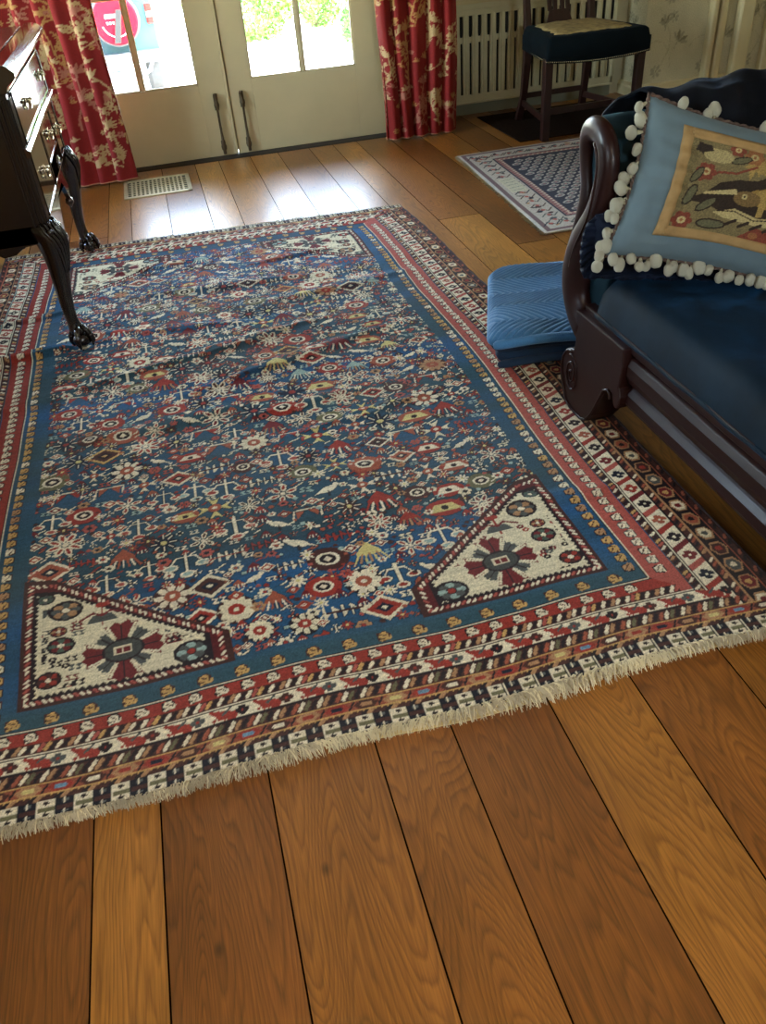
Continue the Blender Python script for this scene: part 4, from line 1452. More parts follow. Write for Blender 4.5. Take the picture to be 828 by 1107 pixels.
# ------------------------------------------------------------------ curtains
def toile_canvas(w, h, seed):
    red = lin((132, 26, 22)); cr = lin((188, 156, 108)); go = lin((178, 130, 74)); pk = lin((166, 104, 82))
    G = .74
    c = Canvas(w, h, .004, red)
    r = random.Random(seed)
    n = smooth_noise2(c.ny, c.nx, 30, 20, seed)
    c.c *= (.9 + .2 * n[..., None])
    def leaf(x, y, a, l, wd, col):
        l *= G; wd *= .62
        c.ell(x + math.cos(a) * l / 2, y + math.sin(a) * l / 2, l / 2, wd, col, rot=a)
    def frond(x, y, a, s, col):
        for k in range(-3, 4): leaf(x, y, a + k * .42, s * (1 - .08 * abs(k)), s * .11, col)
    def plume(x, y, a, s, col):
        s *= G
        px, py = x, y
        for k in range(9):
            px += math.cos(a) * s / 9; py += math.sin(a) * s / 9
            l = s * .32 * (1 - k / 11)
            leaf(px, py, a + .6, l, l * .2, col); leaf(px, py, a - .6, l, l * .2, col)
        c.line(x, y, px, py, .006, col)
    def bird(x, y, s, f, col):
        s *= .72
        c.ell(x, y, s * .5, s * .2, col, rot=.3 * f)
        c.poly([(x, y), (x - f * s * .2, y + s * .75), (x + f * s * .35, y + s * .15)], col)
        c.poly([(x - f * s * .1, y), (x - f * s * .7, y + s * .35), (x + f * s * .1, y + s * .15)], col)
        c.poly([(x - f * s * .35, y), (x - f * s * .95, y - s * .35), (x - f * s * .7, y - s * .02)], col)
        c.ell(x + f * s * .5, y + s * .16, s * .15, s * .13, col)
    def bloom(x, y, s, col):
        s *= .72
        for k in range(6): c.ell(x + math.cos(k * 1.05) * s * .55, y + math.sin(k * 1.05) * s * .5, s * .36, s * .28, col, rot=k * 1.05)
        c.ell(x, y, s * .2, s * .2, red)
    def branch(x, y, a, l, col, depth=0):
        l *= .86 if depth == 0 else 1
        px, py = x, y
        n = 9
        for k in range(n):
            a += r.uniform(-.32, .32)
            qx, qy = px + math.cos(a) * l / n, py + math.sin(a) * l / n
            c.line(px, py, qx, qy, .0085 - .002 * depth, col)
            px, py = qx, qy
            q = r.random()
            if q < .42: leaf(px, py, a + r.choice([-1, 1]) * r.uniform(.6, 1.3), r.uniform(.03, .055), .009, col)
            elif q < .56: bloom(px + r.uniform(-.02, .02), py + r.uniform(-.02, .02), r.uniform(.016, .026), col)
            elif q < .74 and depth < 2: branch(px, py, a + r.choice([-1, 1]) * r.uniform(.6, 1.2), l * .5, col, depth + 1)
        if depth == 0: frond(px, py, a, .07, col)
    y = .02; row = 0
    while y < h:
        x = r.uniform(-.1, .1) + (.16 if row % 2 else 0)
        while x < w + .1:
            col = r.choice([cr, cr, go, pk * 1.1])
            branch(x, y, PI / 2 + r.uniform(-.35, .35), .34, col)
            branch(x + .05, y + .03, PI / 2 + r.uniform(-.9, .9), .2, col, 1)
            frond(x + r.uniform(-.08, .08), y + r.uniform(.1, .3), r.uniform(.4, 2.7), r.uniform(.04, .065), r.choice([cr, go]))
            frond(x + r.uniform(-.12, .12), y + r.uniform(.0, .3), r.uniform(.4, 2.7), r.uniform(.03, .05), r.choice([cr, go]))
            plume(x + r.uniform(.05, .12), y + r.uniform(.05, .15), r.uniform(1.0, 2.1), .17, col)
            if r.random() < .9: bird(x + r.uniform(.1, .17), y + r.uniform(.2, .33), r.uniform(.045, .06), r.choice([-1, 1]), cr)
            for _ in range(3): bloom(x + r.uniform(-.12, .15), y + r.uniform(0, .34), r.uniform(.015, .025), r.choice([cr, go, pk]))
            x += .235
        y += .27; row += 1
    return c

def curtain(name, label, x0, x1, y, zb, zt, nfold, amp, seed, shear=0.0, lining=None):
    clothw = (x1 - x0) * 2.0
    c = toile_canvas(clothw, .95, seed)
    n = int(clothw / .0045)
    s = np.linspace(0, 1, n)
    zs = np.concatenate([np.arange(zb, 1.0, .005), np.arange(1.0, zt, .03)])
    S, Z = np.meshgrid(s, zs)
    r = np.random.default_rng(seed)
    ph = r.uniform(0, 6, 4)
    hh = (Z - zb)
    phase = S * nfold * 2 * PI + .5 * np.sin(S * 9 + ph[0]) + .12 * np.sin(hh * 3 + ph[1])
    fold = np.sin(phase) + .35 * np.sin(phase * 2 + ph[2])
    X = x0 + (x1 - x0) * (S + .055 * np.sin(phase + PI / 2) ) + .012 * np.sin(hh * 4 + S * 5 + ph[3])
    Yv = y + amp * fold * (.85 + .15 * np.cos(hh * 2.2)) + .015 * np.sin(hh * 2 + ph[1])
    pos = np.stack([X, Yv, Z], -1)
    cc = c.sample(s * clothw, (zs - zb) % .94)
    me = grid_mesh('cloth', pos, cc)
    t = thing(name, label, 'curtain', ((x0 + x1) / 2, y, zb))
    o = finish('cloth', me, M_CURTAIN, t)
    sm = o.modifiers.new('thickness', 'SOLIDIFY'); sm.thickness = .003
    # hem roll and rings
    hem = MB()
    step = max(1, n // 120)
    hem.tube([(float(X[0, k]), float(Yv[0, k]), zb + .004) for k in range(0, n, step)], .0035, 5)
    hem.build('hem', mat('curtain_hem', (168, 120, 84), .85), t, smooth=True)
    for k in range(nfold):
        xx = x0 + (x1 - x0) * (k + .25) / nfold
        MB().tube([(xx + .0 , y + .02 * math.cos(a), zt + .02 + .02 * math.sin(a)) for a in np.linspace(0, 2 * PI, 14, endpoint=False)], .003, 6, closed=True).build('ring', M_BRASSD, t, smooth=True)
    return t
curtain('curtain', 'red toile curtain with gold fronds, hanging left of the doors beside the dark chest', -.86, -.245, 5.16, .012, 2.12, 6, .045, 31)
curtain('curtain', 'red curtain with cream birds and branches, hanging between right door and radiator', 1.30, 1.765, 5.24, .010, 2.12, 5, .04, 47)
mb = MB().tube([(-1.1, 5.2, 2.14), (2.0, 5.2, 2.14)], .014, 12)
mb.ball((-1.12, 5.2, 2.14), .03); mb.ball((2.02, 5.2, 2.14), .03)
t = thing('curtain_rod', 'brass curtain rod above the double doors', 'curtain rod', (.45, 5.2, 2.14))
mb.build('rod', M_BRASSD, t, smooth=True)
for x in (-1.0, 1.92): MB().box(x - .012, x + .012, 5.2, 5.409, 2.12, 2.135).build('bracket', M_BRASSD, t, bevel=.002)

# ------------------------------------------------------------------ chest on cabriole legs
t = thing('high_chest', 'dark polished mahogany chest with brass pulls on carved claw-foot legs', 'chest', (-.7, 3.435, 0))
cx1, cx0, cy0, cy1 = -.43, -.97, 2.87, 4.0
zb_, zt_ = .43, .86
mb = MB()
mb.box(cx0, cx1 - .012, cy0 + .004, cy0 + .022, zb_ - .03, zt_)
mb.box(cx0, cx1 - .012, cy1 - .022, cy1 - .004, zb_, zt_)
mb.box(cx0, cx0 + .018, cy0 + .004, cy1 - .004, zb_, zt_)
mb.box(cx0 + .018, cx1 - .03, cy0 + .022, cy1 - .022, zb_ + .01, zb_ + .03)
mb.build('case', M_MAHOG, t, bevel=.002)
# fluted corner posts
for ya, yb in ((cy0, cy0 + .07), (cy1 - .07, cy1)):
    m = MB()
    m.box(cx1 - .05, cx1 - .004, ya, yb, zb_ - .01, zt_)
    for k in range(4):
        yy = ya + .014 + k * .014
        m.lathe([(0, 0), (.005, 0), (.005, .39), (0, .39)], cx1 - .004, yy, 8, 'z', zb_ + .01)
    for k in range(3):
        m.lathe([(0, 0), (.005, 0), (.005, .39), (0, .39)], cx1 - .045 + k * .014, ya if ya < 3.5 else yb, 8, 'z', zb_ + .01)
    m.build('corner_post', M_MAHOG, t, bevel=.002)
# front rails
for z0, z1 in ((zb_ + .0, zb_ + .03), (.662, .69), (.842, zt_)):
    MB().box(cx1 - .03, cx1 - .002, cy0 + .07, cy1 - .07, z0, z1).build('rail', M_MAHOGF, t, bevel=.002)
m = MB()
m.prism([(0, .662), (.008, .662), (.018, .668), (.018, .682), (.008, .69), (0, .69)], lambda d, z: (cx1 - .003 + d, cy0 - .002, z), lambda d, z: (cx1 - .003 + d, cy1 + .002, z))
m.build('waist_moulding', M_MAHOGF, t, bevel=.0015)
def drawer(y0, y1, z0, z1, pulls):
    o = MB().box(cx1 - .024, cx1 + .001, y0, y1, z0, z1).build('drawer', M_MAHOGF, t, bevel=.003)
    m = MB()
    for q in ((y0, y1, z0, z0 + .006), (y0, y1, z1 - .006, z1), (y0, y0 + .006, z0, z1), (y1 - .006, y1, z0, z1)):
        m.box(cx1 + .0005, cx1 + .0035, q[0], q[1], q[2], q[3])
    dm = m.build('cockbead', M_MAHOGF, None); dm.parent = o; dm.location = (0, 0, 0)
    for (py_, pz_) in pulls:
        m = MB()
        plate = [(math.cos(a) * .034 * (1 + .18 * math.cos(4 * a)), math.sin(a) * .02 * (1 + .22 * math.cos(6 * a))) for a in np.linspace(0, 2 * PI, 26, endpoint=False)]
        m.prism(plate, lambda a, b: (cx1 + .001, py_ + a, pz_ + b), lambda a, b: (cx1 + .003, py_ + a, pz_ + b))
        for sy in (-1, 1): m.lathe([(0, 0), (.006, 0), (.004, .006), (.007, .012), (.004, .018), (0, .018)], py_ + sy * .024, pz_ + .006, 10, 'x', cx1 + .002)
        m.tube([(cx1 + .012, py_ + .024 * math.cos(a), pz_ + .004 - .022 * math.sin(a)) for a in np.linspace(0, PI, 12)], .0032, 8)
        h = m.build('pull', M_SILVER, None, smooth=False, bevel=.0006); h.parent = o; h.location = (0, 0, 0)
    return o
drawer(cy0 + .074, cy1 - .074, .694, .838, [(3.215, .765), (3.80, .765)])
drawer(cy0 + .074, 3.328, .465, .658, [(3.14, .56)])
drawer(3.345, 3.73, .535, .658, [(3.54, .60)])
drawer(3.747, cy1 - .074, .465, .658, [(3.86, .56)])
# shaped apron under the drawers
ap = [(cy0 + .06, .46), (cy0 + .06, .39), (3.02, .385), (3.10, .40), (3.16, .36), (3.2, .33), (3.24, .36), (3.29, .40), (3.36, .42), (3.435, .47), (3.51, .42), (3.58, .40), (3.63, .36), (3.67, .33), (3.71, .36), (3.78, .40), (3.86, .385), (cy1 - .06, .39), (cy1 - .06, .46)]
MB().prism(ap, lambda a, b: (cx1 - .022, a, b), lambda a, b: (cx1 - .004, a, b)).build('apron', M_MAHOGF, t, bevel=.002)
m = MB()
for sy in (3.2, 3.67): MB().lathe([(0, 0), (.014, -.004), (.018, -.02), (.008, -.034), (.003, -.042), (0, -.042)], cx1 - .012, sy, 12, 'z', .335).build('apron_drop', M_MAHOGF, t, smooth=True)
sap = [(cx0 + .06, .46), (cx0 + .06, .40), (-.80, .37), (-.74, .40), (-.66, .41), (-.60, .37), (-.56, .375), (-.53, .395), (cx1 - .05, .40), (cx1 - .05, .46)]
for yy in (cy0 + .004, cy1 - .02): MB().prism(sap, lambda a, b: (a, yy, b), lambda a, b: (a, yy + .016, b)).build('side_apron', M_MAHOG, t, bevel=.002)
# shell carving on the centre drawer
m = MB()
for k in range(-4, 5):
    a = PI / 2 + k * .3
    m.tube([(cx1 + .003, 3.54 + .008 * math.cos(a), .50 + .008 * math.sin(a)), (cx1 + .006, 3.54 + .045 * math.cos(a), .475 + .045 * math.sin(a))], [.003, .007], 6)
m.build('shell_carving', M_MAHOGF, t, smooth=True)
# top moulding, steps
m = MB()
for sgn, (a, b) in ((0, (cy0 - .03, cy1 + .03)),):
    m.prism([(-.02, zt_ - .012), (.004, zt_ - .012), (.008, .856), (.012, .868), (.024, .876), (.036, .882), (.042, .890), (.043, .902), (.036, .908), (.018, .922), (-.02, .925)], lambda d, z: (cx1 + d, a, z), lambda d, z: (cx1 + d, b, z))
m.box(cx0 - .005, cx1 - .015, cy0 - .03, cy1 + .03, .868, .908)
m.build('top_moulding', M_MAHOGF, t, bevel=.0015)
MB().box(cx0 + .01, cx1 - .035, cy0 + .02, cy1 - .02, .908, .92).build('top', M_MAHOG, t, bevel=.003)

def cabriole(px, py, dx, dy, h):
    """leg with a carved knee bulging toward (dx, dy), ball and claw foot centred at (px, py)"""
    prof = [(0.455, -.016, .046), (.43, -.010, .052), (.40, .006, .052), (.37, .014, .047), (.33, .012, .040), (.28, .004, .034), (.22, -.006, .0275), (.16, -.012, .0225), (.12, -.013, .0205), (.09, -.010, .021), (.07, -.004, .026), (.05, .002, .031)]
    rings = []
    for z, off, rad in prof:
        ring = []
        for k in range(16):
            a = 2 * PI * k / 16
            q = 1 + .06 * math.cos(4 * a)
            ring.append((px + dx * off + rad * q * math.cos(a), py + dy * off + rad * q * math.sin(a), z))
        rings.append(ring)
    o = MB().rings(rings).build('leg', M_MAHOG, t, smooth=True, subsurf=1)
    # knee carving: acanthus ridges
    m = MB()
    base = math.atan2(dy, dx)
    for k in range(-4, 5):
        a = base + k * .3
        pts = []
        for z, off, rad in prof[0:6]:
            s_ = (0.455 - z) / .2
            aa = a * 1.0 + (base - a) * s_ * .6
            pts.append((px + dx * off + (rad + .001) * math.cos(aa), py + dy * off + (rad + .001) * math.sin(aa), z))
        m.tube(pts, [.003, .006, .0065, .005, .004, .001], 6)
    for sy in (-1, 1):
        a = base + sy * .9
        m.ball((px + .05 * math.cos(a), py + .05 * math.sin(a), .425), .012, 8, 6)
    kc = m.build('knee_carving', M_MAHOG, None, smooth=True); kc.parent = o; kc.location = (0, 0, 0)
    # foot: ball with four claws
    m = MB().ball((px + dx * .006, py + dy * .006, .028), .033, 14, 9, (1, 1, .84))
    f = m.build('ball', M_MAHOG, None, smooth=True); f.parent = o; f.location = (0, 0, 0)
    m = MB()
    for k in range(4):
        a = base + k * PI / 2
        ca, sa = math.cos(a), math.sin(a)
        bx_, by_ = px + dx * .006, py + dy * .006
        pts = [(bx_ + ca * .012, by_ + sa * .012, .078), (bx_ + ca * .026, by_ + sa * .026, .062), (bx_ + ca * .036, by_ + sa * .036, .044), (bx_ + ca * .039, by_ + sa * .039, .024), (bx_ + ca * .034, by_ + sa * .034, .004)]
        m.tube(pts, [.011, .011, .0095, .0105, .004], 8)
        m.ball((bx_ + ca * .036, by_ + sa * .036, .042), .0115, 8, 6)
    f = m.build('claw', M_MAHOG, None, smooth=True); f.parent = o; f.location = (0, 0, 0)
    # scrolled knee returns
    for (ux, uy, lx) in ((-dx, 0, 1), (0, -dy, 0)):
        if ux == 0 and uy == 0: continue
        w_ = [(0, .45), (0, .375), (.03, .40), (.055, .395), (.075, .375), (.10, .372), (.115, .39), (.125, .41), (.13, .45)]
        n = Vector((uy, ux, 0)).normalized() * .012
        mm = MB().prism(w_, lambda a, b: (px + ux * (.03 + a) - n.x, py + uy * (.03 + a) - n.y, b), lambda a, b: (px + ux * (.03 + a) + n.x, py + uy * (.03 + a) + n.y, b))
        br = mm.build('knee_bracket', M_MAHOG, None, bevel=.004); br.parent = o; br.location = (0, 0, 0)
    return o
Z0 = .0108
leg_pos = [(-.452, 2.905, 1, -1), (-.452, 3.965, 1, 1), (-.95, 2.905, -1, -1), (-.95, 3.965, -1, 1)]
for px, py, dx, dy in leg_pos:
    o = cabriole(px, py, dx * .75, dy * .75 if False else dy * .2, .45)
    o.location = Vector(o.location) + Vector((0, 0, Z0 if px > -.8 or py < 3.9 else Z0))

# sloping dressing box on the chest
bt = thing('dressing_box', 'glossy box with pale sloping panelled lid standing on the dark chest', 'box', (-.55, 3.2, .92))
M_BOX = mat('pale_lacquer', (205, 205, 180), .3, coat=.4, coat_rough=.05, noise=.1, nscale=6)
mb = MB().prism([(-.74, .921), (-.54, .921), (-.54, .985), (-.62, 1.055), (-.74, 1.055)], lambda a, b: (a, 3.0, b), lambda a, b: (a, 3.42, b))
mb.build('body', M_BOX, bt, bevel=.003)
m = MB().box(-.5405, -.536, 3.03, 3.39, .93, .982)
m.build('drawer', mat('grey_lacquer', (120, 128, 132), .12, coat=1), bt, bevel=.002)
m = MB()
m.add([(-.544, 3.03, .993), (-.544, 3.39, .993), (-.610, 3.39, 1.051), (-.610, 3.03, 1.051), (-.541, 3.03, .997), (-.541, 3.39, .997), (-.607, 3.39, 1.055), (-.607, 3.03, 1.055)],
      [(0, 3, 2, 1), (4, 5, 6, 7), (0, 1, 5, 4), (1, 2, 6, 5), (2, 3, 7, 6), (3, 0, 4, 7)])
m.build('lid_panel', M_BOX, bt)

# ------------------------------------------------------------------ sofa
SX = .97
def sc_yz(y, z):        # measured on the plane x = 1, moved to the sofa's front plane
    return y * .97, 1.25 - (1.25 - z) * .97
sofa = thing('empire_sofa', 'dark mahogany sofa with swan-neck arm, scroll foot and blue velvet seat', 'sofa', (1.3, .95, 0))
def arm_end(mir):
    def Yv(y): return y if not mir else 1.84 - y
    path = [(1.900, .225, .052), (1.945, .243, .05), (1.983, .285, .052), (1.997, .335, .056), (1.990, .39, .058), (1.972, .445, .056), (1.944, .49, .050), (1.915, .535, .045), (1.897, .58, .041), (1.886, .63, .038), (1.882, .675, .036),
            (1.893, .712, .035), (1.925, .738, .033), (1.965, .742, .031), (2.000, .724, .029), (2.015, .69, .026), (2.013, .64, .024), (2.003, .60, .024), (1.998, .565, .028), (2.004, .53, .028), (2.022, .495, .020), (2.040, .46, .012), (2.052, .43, .008)]
    pts = []; rad = []
    for i, (y, z, r_) in enumerate(path):
        yy, zz = sc_yz(y, z)
        x = SX + .032 + (0.0 if i < 14 else .012 * math.sin((i - 13) / 9 * PI))
        pts.append((x, Yv(yy), zz)); rad.append(r_ * .97)
    # smooth the path
    P, Rr = [], []
    for i in range(len(pts) - 1):
        for s in (0, .5):
            p0, p1, p2, p3 = (Vector(pts[max(i - 1, 0)]), Vector(pts[i]), Vector(pts[i + 1]), Vector(pts[min(i + 2, len(pts) - 1)]))
            q = .5 * ((2 * p1) + (-p0 + p2) * s + (2 * p0 - 5 * p1 + 4 * p2 - p3) * s * s + (-p0 + 3 * p1 - 3 * p2 + p3) * s ** 3)
            P.append(q); Rr.append(rad[i] * (1 - s) + rad[i + 1] * s)
    P.append(Vector(pts[-1])); Rr.append(rad[-1])
    neck = MB().tube(P, Rr, 16, flat=((1, 0, 0), .72)).build('swan_neck', M_SOFAWOOD, sofa, smooth=True, subsurf=1)
    # wing groove along the neck
    m = MB()
    m.tube([Vector((SX - .004, p.y, p.z)) + Vector((0, (-.012 if not mir else .012), 0)) for p in P[8:24]], .003, 6)
    g = m.build('bead', M_SOFAWOOD, None, smooth=True); g.parent = neck; g.location = (0, 0, 0)
    # foot block with scroll
    out = [(1.925, .285), (1.655, .288), (1.650, .24), (1.658, .175), (1.646, .150), (1.648, .128), (1.658, .112), (1.672, .112), (1.682, .128), (1.688, .143), (1.702, .147), (1.725, .135), (1.742, .10), (1.762, .062), (1.785, .02), (1.815, -.014), (1.845, -.032), (1.876, -.040), (1.915, -.036), (1.948, -.014), (1.972, .018), (1.988, .055), (1.993, .09), (1.985, .122), (1.966, .148), (1.942, .16), (1.922, .163), (1.915, .19)]
    o2 = [sc_yz(y, z) for y, z in out]
    o2 = [(Yv(y), max(z, .0118)) for y, z in o2]
    foot = MB().prism(o2, lambda a, b: (SX, a, b), lambda a, b: (SX + .085, a, b)).build('foot', M_SOFAWOOD, sofa, bevel=.004)
    # raised rim line and spiral
    m = MB()
    rim = [sc_yz(y + (1.88 - y) * .05, z + (.06 - z) * .05) for y, z in out[8:27]]
    m.tube([(SX - .001, Yv(a), max(b, .016)) for a, b in rim], .0035, 6)
    cyv, czv = sc_yz(1.925, .085)
    sp = []
    for k in range(44):
        a = k / 43 * 4.2 * PI + 1.2
        rr = .052 * (1 - k / 50)
        sp.append((SX - .001, Yv(cyv + rr * math.cos(a) * .75), czv + rr * math.sin(a) * 1.15))
    m.tube(sp, .003, 6)
    s_ = m.build('scroll_carving', M_SOFAWOOD, None, smooth=True); s_.parent = foot; s_.location = (0, 0, 0)
    # rear leg
    ry_ = sorted((Yv(1.66), Yv(1.76)))
    MB().prism([(ry_[0], .3), (ry_[1], .3), (ry_[1] + (.04 if not mir else -.0), .0115 if True else 0), (ry_[0] + (.04 if not mir else 0), .0115)], lambda a, b: (1.60, a, b), lambda a, b: (1.66, a, b)).build('rear_leg', M_SOFAWOOD, sofa, bevel=.004)
    # upholstered arm, outline in the YZ plane, extruded along X with a rounded face
    ao = [(1.80, .30), (1.795, .42), (1.80, .52), (1.815, .62), (1.832, .69), (1.86, .735), (1.90, .765), (1.945, .775), (1.985, .762), (2.008, .73), (2.01, .69), (1.99, .655), (1.965, .62), (1.955, .57), (1.96, .50), (1.975, .42), (1.96, .34), (1.93, .28)]
    rings = []
    cyc, czc = 1.90, .55
    for x, f in ((SX + .045, .90), (SX + .05, .96), (SX + .065, .985), (SX + .10, 1.0), (1.25, 1.0), (1.5, 1.0), (1.62, 1.0), (1.66, .97)):
        rings.append([(x, Yv(cyc + (a - cyc) * f) , czc + (b - czc) * f + .006 * math.sin(a * 40 + x * 22)) for a, b in ao])
    MB().rings(rings).build('arm_upholstery', M_ARMCLOTH, sofa, smooth=True, subsurf=2)
arm_end(False)
arm_end(True)
# front rail, bolster profile along Y
rp_ = [(SX + .03, .298), (SX + .012, .290), (SX + .004, .272), (SX + .004, .245), (SX + .014, .222), (SX + .028, .212), (SX + .022, .205), (SX + .012, .190), (SX + .010, .168), (SX + .018, .152), (SX + .034, .146), (SX + .075, .146), (SX + .075, .298)]
MB().prism(rp_, lambda a, b: (a + .008, .24, b - .0), lambda a, b: (a + .008, 1.60, b - .0)).build('front_rail', M_SOFAWOOD, sofa, bevel=.003, segs=3)
MB().box(SX + .02, SX + .07, .2, 1.86, .298, .33).build('seat_rim', M_SOFAWOOD, sofa, bevel=.006)
MB().box(SX + .09, 1.66, .12, 1.76, .16, .30).build('seat_frame', M_BLACK, sofa)
MB().box(SX + .055, SX + .085, 1.2, 1.5, .138, .146).build('glue_block', mat('raw_wood_block', (180, 140, 90), .8), sofa)
# seat cushion, rolled front edge
xs = np.linspace(0, 1, 40); ys = np.linspace(0, 1, 90)
Xg, Yg = np.meshgrid(xs, ys)
def roundedge(t, w):
    d = np.minimum(t, 1 - t) / w
    d = np.clip(d, 0, 1)
    return np.sqrt(1 - (1 - d) ** 2)
hx = roundedge(Xg * .62 / .62, .09); hy = roundedge(Yg, .03)
Zg = .318 + .105 * hx * hy + .008 * np.sin(Xg * 5) * np.sin(Yg * 9) * hx * hy + .004 * np.sin(Yg * 40 + 3 * Xg) * hx * (1 - Xg)
Xp = SX + .022 + Xg * .66 - .006 * hx * (Xg < .1)
Yp = .10 + Yg * 1.715
o = finish('seat', grid_mesh('seat', np.stack([Xp, Yp, Zg], -1)), M_VELVET, sofa)
m = MB().tube([(SX + .024, y, .322 + .0015 * math.sin(y * 30)) for y in np.linspace(.14, 1.80, 60)], .006, 8)
wt = m.build('welt', M_VELVET, None, smooth=True); wt.parent = o; wt.location = (0, 0, 0)
# back
rings = []
bo = [(1.60, .32), (1.615, .50), (1.63, .66), (1.645, .74), (1.68, .775), (1.72, .77), (1.745, .73), (1.735, .60), (1.72, .32)]
for y, f in ((.02, .9), (.04, 1), (.5, 1), (1.2, 1), (1.8, 1), (1.98, 1), (2.0, .9)):
    rings.append([(1.67 + (a - 1.67) * f, y, .55 + (b - .55) * f) for a, b in bo])
MB().rings(rings).build('back', M_ARMCLOTH, sofa, smooth=True, subsurf=2)
MB().tube([(1.70, y, .79 + .012 * math.sin(y * 3)) for y in np.linspace(-.02, 2.04, 24)], .02, 10).build('crest_rail', M_SOFAWOOD, sofa, smooth=True)

# dark throw over the rear of the arm
xs = np.linspace(0, 1, 60); ss = np.linspace(0, 1, 80)
prof = [(1.772, .47), (1.778, .60), (1.795, .70), (1.83, .765), (1.885, .808), (1.945, .815), (2.00, .80), (2.038, .755), (2.045, .69), (2.04, .60), (2.04, .50)]
pp = np.array(prof); kk = ss * (len(prof) - 1); i0 = np.minimum(kk.astype(int), len(prof) - 2); f = kk - i0
py_ = pp[i0, 0] * (1 - f) + pp[i0 + 1, 0] * f; pz_ = pp[i0, 1] * (1 - f) + pp[i0 + 1, 1] * f
Xq, Sq = np.meshgrid(xs, ss)
wr_ = .005 * np.sin(Xq * 26 + 5 * np.sin(Sq * 6)) + .004 * np.sin(Xq * 11 + Sq * 15)
nyv = np.gradient(pz_); nzv = -np.gradient(py_); ln = np.hypot(nyv, nzv); nyv /= ln; nzv /= ln
x_start = 1.13 + .05 * np.sin(Sq * 5 + .6)
pos = np.stack([x_start + Xq * (1.66 - x_start), py_[:, None] - nyv[:, None] * wr_, pz_[:, None] - nzv[:, None] * wr_ + .02 * Xq], -1)
th = finish('throw', grid_mesh('throw', pos), M_THROW)
th.modifiers.new('thickness', 'SOLIDIFY').thickness = .006
tag(th, 'very dark rumpled throw draped over the back part of the sofa arm', 'throw')

# ------------------------------------------------------------------ cushions
def pillow(o_, r_, u_, w, h, thick, nx=60, ny=50, pinch=.07):
    """grid front and back of a knife-edge pillow; o_ bottom-left corner, r_ right, u_ up (unit vectors)"""
    n_ = r_.cross(u_).normalized()
    a = np.linspace(-1, 1, nx); b = np.linspace(-1, 1, ny)
    A, B = np.meshgrid(a, b)
    hx_ = (1 - np.abs(A) ** 2.6).clip(0) ; hy_ = (1 - np.abs(B) ** 2.6).clip(0)
    T = thick * .5 * (hx_ * hy_) ** .5
    T = T * (1 + .05 * np.sin(A * 7 + B * 5) + .10 * np.sin((A + 1.02) / (B + 1.35) * 5) * (1 - hx_) ** .5 * (np.abs(A) > .8)) + .0025 * np.sin(B * 26 + 3 * A) * (np.abs(A) > .55) * (1 - np.abs(A)) * 6 * hy_
    U_ = A * (1 - pinch * .42 * (1 - B ** 2)) ; V_ = B * (1 - pinch * (1 - A ** 2))
    def P(u, v, t):
        c = np.array(o_)[None, None] + np.array(r_)[None, None] * ((u + 1) / 2 * w)[..., None] + np.array(u_)[None, None] * ((v + 1) / 2 * h)[..., None] + np.array(n_)[None, None] * t[..., None]
        return c
    return P(U_, V_, T), P(U_, V_, -T), n_, (U_, V_, T)
cw, chh = .555, .364
O_ = Vector((.962, 1.731, .510)); Rv = Vector((.35, -.19, -.085)).normalized(); Uv = Vector((.19, .10, .345)).normalized()
Uv = (Uv - Rv * Uv.dot(Rv)).normalized()
cush = thing('tapestry_cushion', 'pale blue cushion with needlepoint animal panel and cream pompom edging, leaning on sofa arm', 'cushion', tuple(O_))
cush['origin'] = tuple(O_)
front, back, Nn, (U_, V_, T_) = pillow(O_, Rv, Uv, cw, chh, .13, pinch=.16)
allp = np.concatenate([front, back[::-1]], 0)
o = finish('cover', grid_mesh('cover', allp), M_CUSHION, cush)
